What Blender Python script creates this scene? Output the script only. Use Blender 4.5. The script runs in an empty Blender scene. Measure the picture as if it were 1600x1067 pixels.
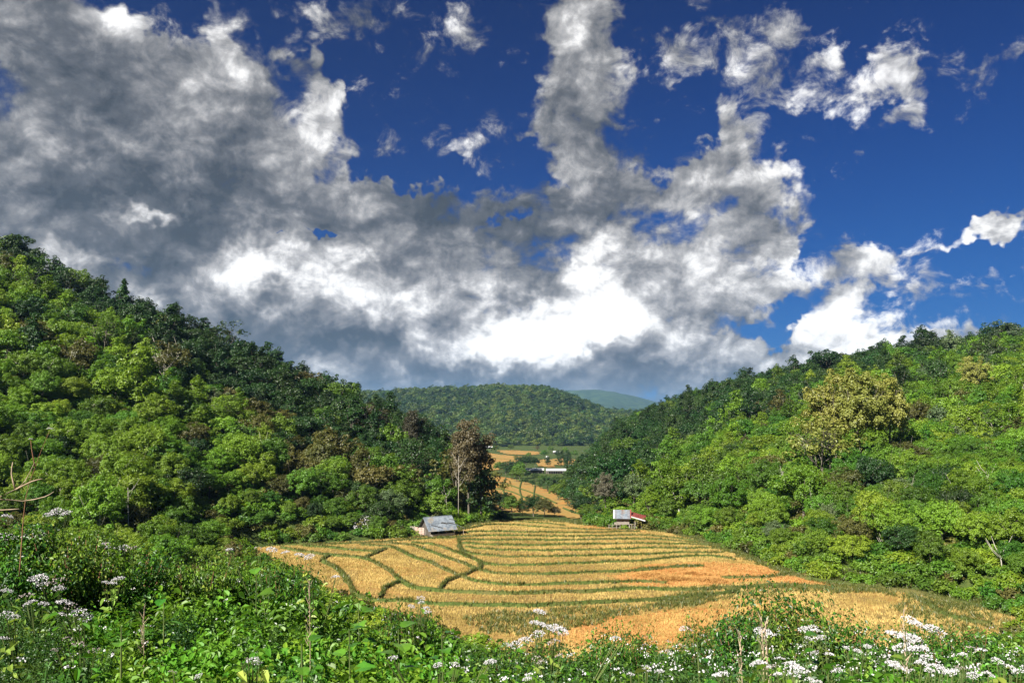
import bpy, math, random
import numpy as np
from mathutils import Vector, Matrix

# ------------------------------------------------------------------ camera, world, sun
sc = bpy.context.scene
COL = sc.collection
rad = math.radians
FPX = 1232.0                       # focal length in pixels of the 1600 px wide frame
PITCH = math.atan(122.0 / FPX)
CP, SP = math.cos(PITCH), math.sin(PITCH)

cam_d = bpy.data.cameras.new('camera')
cam = bpy.data.objects.new('camera', cam_d)
COL.objects.link(cam)
cam_d.sensor_width = 36.0
cam_d.lens = 36.0 * FPX / 1600.0
cam_d.clip_start = 0.1
cam_d.clip_end = 60000.0
cam.location = (0, 0, 0)
cam.rotation_euler = (math.pi / 2 + PITCH, 0, 0)
sc.camera = cam

sc.render.engine = 'CYCLES'
sc.cycles.use_denoising = True
sc.cycles.max_bounces = 5
sc.cycles.diffuse_bounces = 3
sc.cycles.glossy_bounces = 2
sc.cycles.transmission_bounces = 3
sc.cycles.transparent_max_bounces = 4
sc.cycles.volume_bounces = 1
sc.cycles.caustics_reflective = False
sc.cycles.caustics_refractive = False
sc.cycles.sample_clamp_indirect = 6.0
sc.view_settings.view_transform = 'Standard'
sc.view_settings.look = 'None'
sc.view_settings.gamma = 1.0
sc.view_settings.use_curve_mapping = False
sc.view_settings.exposure = 1.5

SUN_DIR = Vector((-0.50, -0.58, 0.65)).normalized()      # towards the sun: behind the camera, left
sun_elev = math.asin(SUN_DIR.z)
sun_az = math.atan2(SUN_DIR.x, SUN_DIR.y)
sl = bpy.data.lights.new('sun', 'SUN')
sl.energy = 5.0
sl.angle = rad(0.5)
sl.color = (1.0, 0.95, 0.86)
sun = bpy.data.objects.new('sun', sl)
COL.objects.link(sun)
sun.rotation_euler = (-SUN_DIR).to_track_quat('-Z', 'Y').to_euler()
sun.location = SUN_DIR * 300

world = bpy.data.worlds.new("World")
sc.world = world
world.use_nodes = True
nt = world.node_tree
for n in list(nt.nodes):
    nt.nodes.remove(n)


class NB:
    """small helper for wiring nodes"""
    def __init__(s, tree):
        s.t = tree

    def node(s, typ, **kw):
        n = s.t.nodes.new(typ)
        for k, v in kw.items():
            setattr(n, k, v)
        return n

    def put(s, sock, v):
        if isinstance(v, bpy.types.NodeSocket):
            s.t.links.new(v, sock)
        else:
            sock.default_value = v

    def math(s, op, a, b=0.0, c=None, clamp=False):
        n = s.node('ShaderNodeMath', operation=op)
        n.use_clamp = clamp
        s.put(n.inputs[0], a)
        s.put(n.inputs[1], b)
        if c is not None:
            s.put(n.inputs[2], c)
        return n.outputs[0]

    def vmath(s, op, a, b=(0, 0, 0), scale=None):
        n = s.node('ShaderNodeVectorMath', operation=op)
        s.put(n.inputs[0], a)
        if op not in ('LENGTH', 'NORMALIZE', 'SCALE'):
            s.put(n.inputs[1], b)
        if scale is not None:
            s.put(n.inputs['Scale'], scale)
        return n.outputs['Value'] if op in ('LENGTH', 'DOT_PRODUCT') else n.outputs['Vector']

    def rng(s, v, a, b, c=0.0, d=1.0, interp='SMOOTHSTEP'):
        n = s.node('ShaderNodeMapRange')
        n.interpolation_type = interp
        s.put(n.inputs['Value'], v)
        n.inputs['From Min'].default_value = a
        n.inputs['From Max'].default_value = b
        n.inputs['To Min'].default_value = c
        n.inputs['To Max'].default_value = d
        return n.outputs['Result']

    def noise(s, vec, scale, detail=2.0, rough=0.5, dist=0.0, dims='3D', lac=2.0, col=False):
        n = s.node('ShaderNodeTexNoise')
        n.noise_dimensions = dims
        if vec is not None:
            s.put(n.inputs['Vector'], vec)
        n.inputs['Scale'].default_value = scale
        n.inputs['Detail'].default_value = detail
        n.inputs['Roughness'].default_value = rough
        n.inputs['Lacunarity'].default_value = lac
        n.inputs['Distortion'].default_value = dist
        return n.outputs['Color'] if col else n.outputs[0]

    def mix(s, f, a, b, mode='MIX'):
        n = s.node('ShaderNodeMix')
        n.data_type = 'RGBA'
        n.blend_type = mode
        s.put(n.inputs[0], f)
        for sock, v in ((n.inputs[6], a), (n.inputs[7], b)):
            if isinstance(v, tuple) and len(v) == 3:
                v = (*v, 1.0)
            s.put(sock, v)
        return n.outputs[2]

    def ramp(s, f, stops, interp='LINEAR'):
        n = s.node('ShaderNodeValToRGB')
        cr = n.color_ramp
        cr.interpolation = interp
        while len(cr.elements) < len(stops):
            cr.elements.new(0.5)
        for e, (p, c) in zip(cr.elements, stops):
            e.position = p
            e.color = (*c, 1.0)
        s.put(n.inputs[0], f)
        return n.outputs[0]


def px_dir(px, row):
    """direction in the world of a place in the 1600x1067 photograph"""
    v = 533.5 - row
    return Vector((px - 800.0, FPX * CP - v * SP, FPX * SP + v * CP)).normalized()


def az_el(px, row):
    d = px_dir(px, row)
    return math.atan2(d.x, d.y), math.asin(d.z)


w = NB(nt)
tc = w.node('ShaderNodeTexCoord')
DIR = tc.outputs['Generated']
sepd = w.node('ShaderNodeSeparateXYZ')
w.put(sepd.inputs[0], DIR)
AZ = w.math('ARCTAN2', sepd.outputs[0], sepd.outputs[1])
EL = w.math('ARCSINE', sepd.outputs[2])
cmb = w.node('ShaderNodeCombineXYZ')
w.put(cmb.inputs[0], AZ)
w.put(cmb.inputs[1], EL)
AE0 = cmb.outputs[0]
# wobble the coordinates that place the cloud masses so that none keeps a smooth outline
wob = w.noise(DIR, 6.0, 5.0, 0.68, col=True)
wob = w.vmath('SUBTRACT', wob, (0.5, 0.5, 0.5))
AE = w.vmath('ADD', AE0, w.vmath('MULTIPLY', wob, (0.26, 0.26, 0.0)))


AEX = w.node('ShaderNodeSeparateXYZ')
w.put(AEX.inputs[0], AE)


def blobs(lst, start):
    # one after the other: the running sum rides along as z, which the mapping scales away
    acc = w.math('ADD', start, 0.0) if not isinstance(start, bpy.types.NodeSocket) else start
    for (px, row, rx, ry, rot, wt) in lst:
        a, e = az_el(px, row)
        cb = w.node('ShaderNodeCombineXYZ')
        w.put(cb.inputs[0], AEX.outputs[0])
        w.put(cb.inputs[1], AEX.outputs[1])
        w.put(cb.inputs[2], acc)
        mp = w.node('ShaderNodeMapping', vector_type='TEXTURE')
        w.put(mp.inputs['Vector'], cb.outputs[0])
        mp.inputs['Location'].default_value = (a, e, 0)
        mp.inputs['Rotation'].default_value = (0, 0, rad(rot))
        mp.inputs['Scale'].default_value = (rx / FPX, ry / FPX, 1e5)
        L = w.vmath('LENGTH', mp.outputs[0])
        f = w.rng(L, 1.35, 0.25, 0.0, wt)
        acc = w.math('ADD', f, acc)
    return acc


# rot: counter-clockwise degrees in the picture
COVER = [
    (60, 240, 300, 300, 0, .55), (330, 150, 230, 150, 0, .35), (470, 170, 150, 130, 0, .50), (540, 260, 110, 60, 0, .30), (60, 60, 130, 90, 0, .35),
    (250, 350, 380, 170, 0, .55), (600, 370, 330, 110, 8, .55), (820, 480, 430, 150, 0, .7),
    (960, 280, 170, 60, 0, .5), (1080, 370, 210, 120, -15, .55), (1235, 325, 130, 48, 18, .55), (660, 310, 150, 50, 0, .3),
    (890, 125, 115, 100, 0, .78), (860, 215, 70, 60, 0, .30), (950, 20, 70, 45, 0, .45), (740, 190, 62, 55, 0, .50),
    (120, 20, 120, 60, 0, .22), (400, 20, 110, 60, 0, .18), (520, 15, 120, 40, 0, .22), (650, 25, 75, 45, -20, .35),
    (1110, 45, 95, 38, 12, .10), (1145, 205, 50, 65, -20, .44), (1190, 250, 60, 40, 0, .40),
    (1330, 100, 90, 26, 35, .12), (1395, 165, 32, 62, -8, .25), (1340, 160, 100, 22, 30, .10),
    (1545, 352, 90, 28, 20, .60), (1595, 340, 60, 40, 0, .55), (1590, 85, 60, 14, 22, .32), (1500, 85, 30, 14, 0, .18),
    (1370, 390, 100, 42, 0, .42), (1320, 450, 80, 60, 0, .30), (1290, 510, 110, 55, 0, .38), (1440, 535, 140, 30, 5, .42),
    (1150, 590, 280, 60, 0, .70), (720, 660, 520, 85, 0, .85), (1130, 480, 120, 60, 0, .3), (300, 560, 260, 90, 0, .6), (540, 120, 60, 80, 0, .25), (750, 575, 520, 42, 0, .5), (500, 520, 300, 80, 0, .45), (1330, 560, 300, 35, 0, .40),
    (1450, 280, 40, 14, 0, .18), (800, 190, 60, 30, 0, .15), (1030, 150, 60, 60, 0, .10), (1570, 445, 60, 12, 10, .18),
]
HOLES = [
    (640, 95, 120, 60, -15, -.55), (615, 150, 45, 90, 0, -.35), (620, 245, 110, 32, 0, -.50), (230, 40, 100, 55, 0, -.70), (420, 70, 60, 40, 0, -.25),
    (700, 60, 170, 90, 0, -.30), (800, 150, 60, 90, 0, -.30), (840, 240, 50, 35, 0, -.45), (1060, 160, 60, 90, 0, -.40),
    (1040, 240, 70, 30, 0, -.25), (1350, 270, 160, 70, 0, -.42), (1480, 230, 170, 120, 0, -.45), (1560, 200, 150, 80, 0, -.35),
    (1500, 20, 180, 50, 0, -.35), (1550, 440, 140, 45, 0, -.42), (1440, 340, 60, 40, 0, -.3), (1240, 200, 60, 60, 0, -.3),
    (498, 355, 26, 10, 0, -.75), (1180, 505, 60, 26, 0, -.45), (760, 345, 16, 26, -30, -.35), (1120, 140, 60, 50, 0, -.20),
    (500, 60, 60, 30, 0, -.20), (640, 573, 60, 12, 0, -.35), (1250, 420, 40, 60, 0, -.35), (350, 60, 60, 40, 0, -.12),
    (1010, 90, 50, 50, 0, -.25), (870, 280, 30, 16, 0, -.35),
]
LIGHTS = [
    (440, 425, 130, 55, 10, .62), (590, 460, 110, 55, 20, .58), (880, 500, 170, 80, 0, .85), (950, 575, 260, 40, 0, .28), (1150, 560, 120, 40, 0, .20), (820, 540, 120, 40, 0, .25), (930, 400, 90, 45, 0, .35),
    (1060, 310, 100, 60, 0, .42), (1000, 420, 160, 60, 0, .22), (750, 410, 100, 60, 0, .18), (1230, 310, 100, 40, 15, .42), (230, 325, 60, 12, 0, .45), (100, 400, 80, 30, 0, .40),
    (900, 110, 90, 75, 0, .30), (730, 185, 60, 50, 0, .25), (1150, 420, 120, 70, 0, .22), (700, 500, 150, 60, 0, .20),
    (1350, 430, 220, 130, 0, .42), (1400, 540, 260, 60, 0, .5), (1200, 120, 200, 130, 0, .28), (1400, 120, 130, 100, 0, .45),
    (1560, 350, 110, 50, 0, .60), (440, 200, 130, 80, 0, .26), (330, 110, 120, 60, 0, .20), (90, 60, 100, 50, 0, .12), (250, 230, 90, 30, 0, .12), (1100, 500, 110, 60, 0, .15), (500, 590, 60, 20, 0, .25),
    (720, 592, 60, 10, 0, .30), (250, 490, 80, 30, 0, .2), (640, 20, 60, 40, 0, .15), (950, 15, 60, 40, 0, .25),
    (210, 190, 130, 70, 0, .12),
]
DARKS = [
    (100, 300, 200, 45, 0, -.18), (230, 385, 90, 38, 0, -.30), (330, 300, 140, 45, 0, -.12), (60, 110, 120, 80, 0, -.06),
    (830, 320, 130, 35, 0, -.20), (650, 300, 120, 35, 0, -.10), (640, 560, 150, 24, 0, -.34), (1050, 612, 160, 12, 0, -.12),
    (780, 400, 70, 60, 0, -.16), (1020, 450, 70, 90, -30, -.12), (1180, 460, 70, 40, 0, -.16), (470, 500, 100, 30, 0, -.10),
    (280, 440, 120, 30, 0, -.18), (1130, 520, 90, 40, 0, -.14),
]
cover = blobs(COVER + HOLES, -0.16)
tone = w.math('SUBTRACT', blobs(LIGHTS + DARKS, cover), cover)


WISPS = [
    (1110, 50, 100, 45, 12, .40), (1060, 40, 60, 30, 0, .25), (1205, 95, 55, 75, -35, .36), (1240, 160, 55, 50, 0, .26), (1330, 95, 95, 35, 25, .46),
    (1370, 110, 95, 32, -20, .40), (1398, 165, 38, 60, -8, .52), (1310, 165, 70, 26, 25, .42), (1590, 85, 60, 20, 22, .42), (1500, 85, 30, 16, 0, .30),
    (1475, 130, 40, 30, 0, .22), (1080, 135, 30, 20, 0, .24), (1030, 150, 40, 16, 0, .24), (1345, 258, 22, 10, 0, .30), (1080, 225, 18, 10, 0, .28),
    (650, 30, 85, 60, -20, .36), (680, 100, 50, 18, 0, .26), (560, 30, 80, 50, 0, .30), (640, 200, 60, 40, 20, .36), (790, 200, 60, 60, 0, .34),
    (250, 100, 110, 60, 0, .30), (1370, 400, 120, 50, 0, .40), (1320, 470, 100, 60, 0, .36), (1560, 450, 60, 14, 8, .34), (1480, 500, 90, 26, 0, .40),
    (1000, 80, 60, 60, 0, .26), (860, 60, 60, 60, 0, .24), (1210, 240, 50, 50, 0, .34), (1240, 420, 60, 60, 0, .34), (1150, 130, 40, 60, 0, .2),
]
pdir = w.vmath('MULTIPLY', DIR, (1.0, 1.0, 1.25))


def big(vec):
    return w.noise(vec, 5.2, 6.0, 0.56, 0.25)


def billow(vec, scale=13.0, det=2.0):
    n = w.node('ShaderNodeTexVoronoi')
    n.feature = 'F1'
    w.put(n.inputs['Vector'], vec)
    n.inputs['Scale'].default_value = scale
    n.inputs['Detail'].default_value = det
    n.inputs['Roughness'].default_value = 0.55
    n.normalize = False
    return n.outputs['Distance']


n0 = big(pdir)
n1 = big(w.vmath('ADD', pdir, (-0.010, 0.0, 0.026)))
fine = w.noise(pdir, 24.0, 6.0, 0.66, 0.35)
vw = w.vmath('ADD', pdir, w.vmath('SCALE', wob, scale=0.10))
bil = billow(vw)
dens = w.math('ADD', cover, w.math('MULTIPLY', w.math('SUBTRACT', n0, 0.5), 2.3))
dens = w.math('ADD', dens, w.math('MULTIPLY', w.math('SUBTRACT', fine, 0.5), 0.85))
dens = w.math('ADD', dens, w.math('MULTIPLY', w.math('SUBTRACT', 0.42, bil), 0.35))
mask = w.rng(dens, -0.02, 0.36)
wisp = blobs(WISPS, dens)
wd = w.math('ADD', w.math('SUBTRACT', wisp, dens), w.math('MULTIPLY', w.math('SUBTRACT', fine, 0.60), 2.5))
wd = w.math('ADD', wd, w.math('MULTIPLY', w.math('SUBTRACT', n0, 0.5), 0.9))
wmask = w.math('MULTIPLY', w.rng(wd, -0.04, 0.62), 0.90)
mask = w.math('SUBTRACT', 1.0, w.math('MULTIPLY', w.math('SUBTRACT', 1.0, mask), w.math('SUBTRACT', 1.0, wmask)))
relief = w.math('SUBTRACT', n0, n1)
fine2 = w.noise(w.vmath('ADD', pdir, (-0.004, 0.0, 0.008)), 24.0, 4.0, 0.66, 0.35)
relf = w.math('SUBTRACT', fine, fine2)
bright = w.math('ADD', tone, w.math('MULTIPLY', relief, 2.1))
bright = w.math('ADD', bright, w.math('MULTIPLY', relf, 0.65))
bright = w.math('ADD', bright, w.math('MULTIPLY', w.math('SUBTRACT', 0.42, bil), 0.70))
bright = w.math('ADD', bright, w.math('MULTIPLY', w.math('SUBTRACT', fine, 0.5), 0.75))
bright = w.math('ADD', bright, w.math('MULTIPLY', w.math('SUBTRACT', 0.8, w.math('MINIMUM', dens, 1.1)), 0.12))
bright = w.math('MULTIPLY', w.math('ADD', bright, 0.86), 0.74)
ccol = w.ramp(bright, [(0.10, (.050, .058, .070)), (0.34, (.110, .116, .130)), (0.54, (.23, .23, .238)),
                       (0.72, (.44, .435, .435)), (0.88, (.80, .79, .78)), (1.0, (1.0, 1.0, .99))])
sky = w.node('ShaderNodeTexSky')
sky.sky_type = 'NISHITA'
sky.sun_disc = False
sky.sun_elevation = sun_elev
sky.sun_rotation = sun_az
sky.altitude = 900.0
sky.air_density = 1.0
sky.dust_density = 0.15
sky.ozone_density = 3.5
# deep, polarised-looking blue of the photograph
sq = w.vmath('MULTIPLY', sky.outputs[0], sky.outputs[0])
blue = w.vmath('DIVIDE', w.vmath('MULTIPLY', sq, (0.055, 0.78, 2.65)), w.vmath('ADD', sq, (9.5, 25.0, 46.0)))
clouds = w.vmath('SCALE', ccol, scale=4.55)
skycol = w.mix(mask, blue, clouds)
bg = w.node('ShaderNodeBackground')
w.put(bg.inputs['Color'], skycol)
bg.inputs['Strength'].default_value = 0.1
out = w.node('ShaderNodeOutputWorld')
nt.links.new(bg.outputs[0], out.inputs['Surface'])
world.cycles.sampling_method = 'MANUAL'
world.cycles.sample_map_resolution = 512

# ------------------------------------------------------------------ helpers
RNG = np.random.default_rng(11)
random.seed(11)


def at(px, row, y):
    """world point at depth y that shows at this place of the photograph"""
    d = px_dir(px, row)
    return Vector((d.x / d.y * y, y, d.z / d.y * y))


def to_px(p):
    x, y, z = p
    dep = y * CP + z * SP
    return 800 + FPX * x / dep, 533.5 - FPX * (-y * SP + z * CP) / dep


def tag(o, label=None, cat=None, group=None, kind=None):
    if label:
        o['label'] = label
    if cat:
        o['category'] = cat
    if group:
        o['group'] = group
    if kind:
        o['kind'] = kind
    return o


def mesh_np(name, v, f, mats, mi=None, smooth=False, nv=None):
    """v (n,3), f (m,k) with k = 3 or 4"""
    v = np.asarray(v, dtype=np.float32)
    f = np.asarray(f, dtype=np.int32)
    k = f.shape[1]
    me = bpy.data.meshes.new(name)
    me.vertices.add(len(v))
    me.vertices.foreach_set('co', v.ravel())
    me.loops.add(f.size)
    me.loops.foreach_set('vertex_index', f.ravel())
    me.polygons.add(len(f))
    me.polygons.foreach_set('loop_start', np.arange(0, f.size, k, dtype=np.int32))
    me.polygons.foreach_set('loop_total', np.full(len(f), k, dtype=np.int32))
    if mi is not None:
        me.polygons.foreach_set('material_index', np.asarray(mi, dtype=np.int32))
    me.polygons.foreach_set('use_smooth', np.full(len(f), smooth, dtype=bool))
    for m in mats:
        me.materials.append(m)
    me.update(calc_edges=True)
    return me


def link(name, me, parent=None, loc=(0, 0, 0)):
    o = bpy.data.objects.new(name, me)
    COL.objects.link(o)
    o.location = loc
    if parent is not None:
        o.parent = parent
    return o


def empty(name, loc, rz=0.0, scale=1.0):
    o = bpy.data.objects.new(name, None)
    COL.objects.link(o)
    o.location = loc
    o.rotation_euler = (0, 0, rz)
    o.scale = (scale,) * 3 if not hasattr(scale, '__len__') else scale
    o.empty_display_size = 0.3
    return o


class MB:
    """collects simple shapes into one mesh"""
    def __init__(s):
        s.v, s.f = [], []

    def quad(s, a, b, c, d):
        n = len(s.v)
        s.v += [tuple(a), tuple(b), tuple(c), tuple(d)]
        s.f.append((n, n + 1, n + 2, n + 3))

    def box(s, c, size, rot=None):
        n = len(s.v)
        hx, hy, hz = size[0] / 2, size[1] / 2, size[2] / 2
        for (x, y, z) in ((-1, -1, -1), (1, -1, -1), (1, 1, -1), (-1, 1, -1), (-1, -1, 1), (1, -1, 1), (1, 1, 1), (-1, 1, 1)):
            p = Vector((x * hx, y * hy, z * hz))
            if rot is not None:
                p = rot @ p
            s.v.append(tuple(Vector(c) + p))
        for q in ((0, 3, 2, 1), (4, 5, 6, 7), (0, 1, 5, 4), (1, 2, 6, 5), (2, 3, 7, 6), (3, 0, 4, 7)):
            s.f.append(tuple(n + i for i in q))

    def slab(s, a, b, c, d, th):
        """a quad a-b-c-d given thickness downwards along its normal"""
        a, b, c, d = (Vector(p) for p in (a, b, c, d))
        nrm = (b - a).cross(d - a).normalized() * th
        n = len(s.v)
        s.v += [tuple(p) for p in (a, b, c, d, a - nrm, b - nrm, c - nrm, d - nrm)]
        for q in ((0, 1, 2, 3), (7, 6, 5, 4), (0, 4, 5, 1), (1, 5, 6, 2), (2, 6, 7, 3), (3, 7, 4, 0)):
            s.f.append(tuple(n + i for i in q))

    def tube(s, pts, rs, k=6, cap=True):
        pts = [Vector(p) for p in pts]
        n0 = len(s.v)
        for i, p in enumerate(pts):
            t = (pts[min(i + 1, len(pts) - 1)] - pts[max(i - 1, 0)]).normalized()
            u = t.cross(Vector((0.31, 0.95, 0.05)) if abs(t.y) < 0.9 else Vector((1, 0, 0))).normalized()
            w_ = t.cross(u)
            for j in range(k):
                a = 2 * math.pi * j / k
                s.v.append(tuple(p + (u * math.cos(a) + w_ * math.sin(a)) * rs[i]))
        for i in range(len(pts) - 1):
            for j in range(k):
                a, b = n0 + i * k + j, n0 + i * k + (j + 1) % k
                s.f.append((a, b, b + k, a + k))
        if cap:
            e = n0 + (len(pts) - 1) * k
            s.f.append(tuple(e + j for j in range(k)))
            s.f.append(tuple(n0 + k - 1 - j for j in range(k)))

    def mesh(s, name, mat, smooth=False):
        me = bpy.data.meshes.new(name)
        me.from_pydata(s.v, [], s.f)
        me.materials.append(mat)
        if smooth:
            me.polygons.foreach_set('use_smooth', [True] * len(me.polygons))
        me.update()
        return me

    def build(s, name, mat, parent=None, smooth=False):
        return link(name, s.mesh(name, mat, smooth), parent)


# smooth value noise on numpy arrays
def vnoise(x, y, scale, seed=0):
    x = np.asarray(x, float) / scale + 57.3 * (seed + 1)
    y = np.asarray(y, float) / scale + 31.7 * (seed + 1)
    xi, yi = np.floor(x), np.floor(y)
    fx, fy = x - xi, y - yi
    fx, fy = fx * fx * (3 - 2 * fx), fy * fy * (3 - 2 * fy)

    def h(a, b):
        s_ = np.sin(a * 127.1 + b * 311.7 + seed * 74.7) * 43758.5453
        return s_ - np.floor(s_)
    v = (h(xi, yi) * (1 - fx) + h(xi + 1, yi) * fx) * (1 - fy) + (h(xi, yi + 1) * (1 - fx) + h(xi + 1, yi + 1) * fx) * fy
    return v * 2 - 1


# ------------------------------------------------------------------ materials
def new_mat(name):
    m = bpy.data.materials.new(name)
    m.use_nodes = True
    t = m.node_tree
    for n in list(t.nodes):
        t.nodes.remove(n)
    b = NB(t)
    o = b.node('ShaderNodeOutputMaterial')
    return m, b, o


def leaf_mat(name, c_lo, c_hi, trans=0.30, rough=0.45, spec=0.35, hue=0.05, scale=1.3, obj_rand=0.5, leaf_rand=0.5):
    """c_lo/c_hi: the two leaf colours; mixed per plant and per leaf cluster"""
    m, b, o = new_mat(name)
    oi = b.node('ShaderNodeObjectInfo')
    tcn = b.node('ShaderNodeTexCoord')
    off = b.vmath('SCALE', oi.outputs['Location'], scale=0.37)
    pos = b.vmath('ADD', tcn.outputs['Object'], off)
    n = b.noise(pos, scale, 2.0, 0.6)
    n2 = b.noise(pos, scale * 7.0, 1.0, 0.5)
    f = b.math('ADD', b.math('MULTIPLY', b.math('SUBTRACT', n, 0.5), leaf_rand * 2.2),
               b.math('MULTIPLY', b.math('SUBTRACT', n2, 0.5), leaf_rand * 1.6))
    f = b.math('ADD', f, b.math('MULTIPLY', b.math('SUBTRACT', oi.outputs['Random'], 0.5), obj_rand * 1.6))
    f = b.math('ADD', f, 0.5, clamp=True)
    col = b.mix(f, c_lo, c_hi)
    hs = b.node('ShaderNodeHueSaturation')
    r2 = b.math('FRACT', b.math('MULTIPLY', oi.outputs['Random'], 17.31))
    b.put(hs.inputs['Hue'], b.math('ADD', 0.5 - hue / 2, b.math('MULTIPLY', r2, hue)))
    r3 = b.math('FRACT', b.math('MULTIPLY', oi.outputs['Random'], 43.7))
    b.put(hs.inputs['Value'], b.math('ADD', 0.75, b.math('MULTIPLY', r3, 0.5)))
    hs.inputs['Saturation'].default_value = 1.0
    b.put(hs.inputs['Color'], col)
    col = hs.outputs[0]
    p = b.node('ShaderNodeBsdfPrincipled')
    b.put(p.inputs['Base Color'], col)
    p.inputs['Roughness'].default_value = rough
    p.inputs['Specular IOR Level'].default_value = spec
    tr = b.node('ShaderNodeBsdfTranslucent')
    b.put(tr.inputs['Color'], b.mix(0.55, col, (c_hi[0] * 1.5, c_hi[1] * 1.5, c_hi[2] * 0.7)))
    mx = b.node('ShaderNodeMixShader')
    mx.inputs[0].default_value = trans
    b.t.links.new(p.outputs[0], mx.inputs[1])
    b.t.links.new(tr.outputs[0], mx.inputs[2])
    b.t.links.new(mx.outputs[0], o.inputs['Surface'])
    return m


def plain_mat(name, c1, c2, scale=3.0, rough=0.85, detail=5.0, bump=0.0, spec=0.2, stretch=None, metal=0.0, c3=None):
    m, b, o = new_mat(name)
    tcn = b.node('ShaderNodeTexCoord')
    pos = tcn.outputs['Object']
    if stretch:
        pos = b.vmath('MULTIPLY', pos, stretch)
    n = b.noise(pos, scale, detail, 0.6)
    f = b.rng(n, 0.32, 0.68)
    col = b.mix(f, c1, c2)
    if c3 is not None:
        n3 = b.noise(pos, scale * 0.27, 4.0, 0.6)
        col = b.mix(b.rng(n3, 0.52, 0.66), col, c3)
    p = b.node('ShaderNodeBsdfPrincipled')
    b.put(p.inputs['Base Color'], col)
    p.inputs['Roughness'].default_value = rough
    p.inputs['Specular IOR Level'].default_value = spec
    p.inputs['Metallic'].default_value = metal
    if bump:
        bp = b.node('ShaderNodeBump')
        bp.inputs['Strength'].default_value = bump
        bp.inputs['Distance'].default_value = 0.05
        b.put(bp.inputs['Height'], n)
        b.put(p.inputs['Normal'], bp.outputs[0])
    b.t.links.new(p.outputs[0], o.inputs['Surface'])
    return m


M = {}
M['light'] = leaf_mat('light_green_leaves', (.080, .165, .010), (.185, .285, .024), trans=.38, leaf_rand=0.5)
M['mid'] = leaf_mat('mid_green_leaves', (.042, .105, .010), (.110, .200, .018), trans=.36, leaf_rand=0.5)
M['dark'] = leaf_mat('dark_green_leaves', (.014, .038, .007), (.032, .072, .012), trans=.22)  # also tints the upper slopes as if under cloud shadow
M['grey'] = leaf_mat('grey_green_leaves', (.050, .085, .030), (.11, .15, .060), hue=.03)
M['olive'] = leaf_mat('olive_leaves', (.055, .065, .014), (.13, .12, .028), hue=.03)
M['yellow'] = leaf_mat('yellow_tan_leaves', (.13, .150, .028), (.27, .275, .055), hue=.02)
M['brown'] = leaf_mat('brown_leaves', (.036, .036, .016), (.095, .078, .034), hue=.02)
M['pale_grey'] = leaf_mat('pale_grey_leaves', (.085, .085, .050), (.19, .175, .11), hue=.01)
M['bark'] = plain_mat('bark', (.06, .05, .035), (.16, .14, .11), 2.5, stretch=(4, 4, .6), bump=.5)
M['pale_bark'] = plain_mat('pale_bark', (.30, .27, .22), (.5, .46, .40), 2.5, stretch=(4, 4, .6), bump=.4)
M['dry_twig'] = plain_mat('dry_twig', (.20, .14, .09), (.42, .33, .22), 4.0)


def ground_mat():
    m, b, o = new_mat('hill_ground')
    g = b.node('ShaderNodeNewGeometry')
    pos = g.outputs['Position']
    n = b.noise(pos, 0.12, 6.0, 0.6)
    n2 = b.noise(pos, 1.7, 5.0, 0.65)
    col = b.mix(b.rng(n2, .35, .65), (.025, .045, .010), (.065, .085, .020))
    col = b.mix(b.rng(n, .60, .75), col, (.11, .075, .035))
    dist = b.vmath('LENGTH', pos)
    n4 = b.noise(pos, .012, 5.0, 0.65)
    wood = b.mix(b.rng(n4, .4, .62), (.014, .032, .012), (.035, .062, .018))
    col = b.mix(b.rng(dist, 1700, 2300), col, wood)      # the far ranges are wooded
    p = b.node('ShaderNodeBsdfPrincipled')
    b.put(p.inputs['Base Color'], col)
    p.inputs['Roughness'].default_value = .95
    p.inputs['Specular IOR Level'].default_value = .1
    bp = b.node('ShaderNodeBump')
    bp.inputs['Strength'].default_value = .8
    bp.inputs['Distance'].default_value = .3
    b.put(bp.inputs['Height'], n2)
    b.put(p.inputs['Normal'], bp.outputs[0])
    b.t.links.new(p.outputs[0], o.inputs['Surface'])
    return m


M['ground'] = ground_mat()

# ------------------------------------------------------------------ terrain
def rz(px, row, y):
    return at(px, row, y).z


def field_z(x, y):
    """the stubble terraces: a gentle fall away from the camera with a low swell"""
    y = np.asarray(y, float)
    x = np.asarray(x, float)
    return -20.9 - 0.033 * (y - 80) + 0.9 * np.exp(-(((x + 6) / 26) ** 2 + ((y - 172) / 26) ** 2)) - 0.012 * np.maximum(x - 25, 0)


def fz(y):
    return float(-20.9 - 0.033 * (y - 80))


def bank(px):
    """the bank under the camera; its top stands higher at the left of the picture"""
    lf = min(max((620 - px) / 500.0, 0), 1)
    return [(0, -1.85), (3, -2.0), (5, -2.45 + .35 * lf), (8, -3.3 + .9 * lf), (11, -4.6 + 1.3 * lf),
            (16, -7.6 + 1.9 * lf), (30, -13.4 + 1.2 * lf), (52, -18.9 + .4 * lf)]


TH = 8.5    # height of the trees that stand on the skylines
PROF = []


def col(px, pts):
    PROF.append(((px - 800) / FPX, bank(px) + pts))


FAR = [(11000, -60), (16000, -60)]


def farm(px, r1, r2):
    return [(5200, -60), (9500, rz(px, r2, 9500)), (11000, rz(px, r2, 9500) - 200), (16000, -100)]


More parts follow.
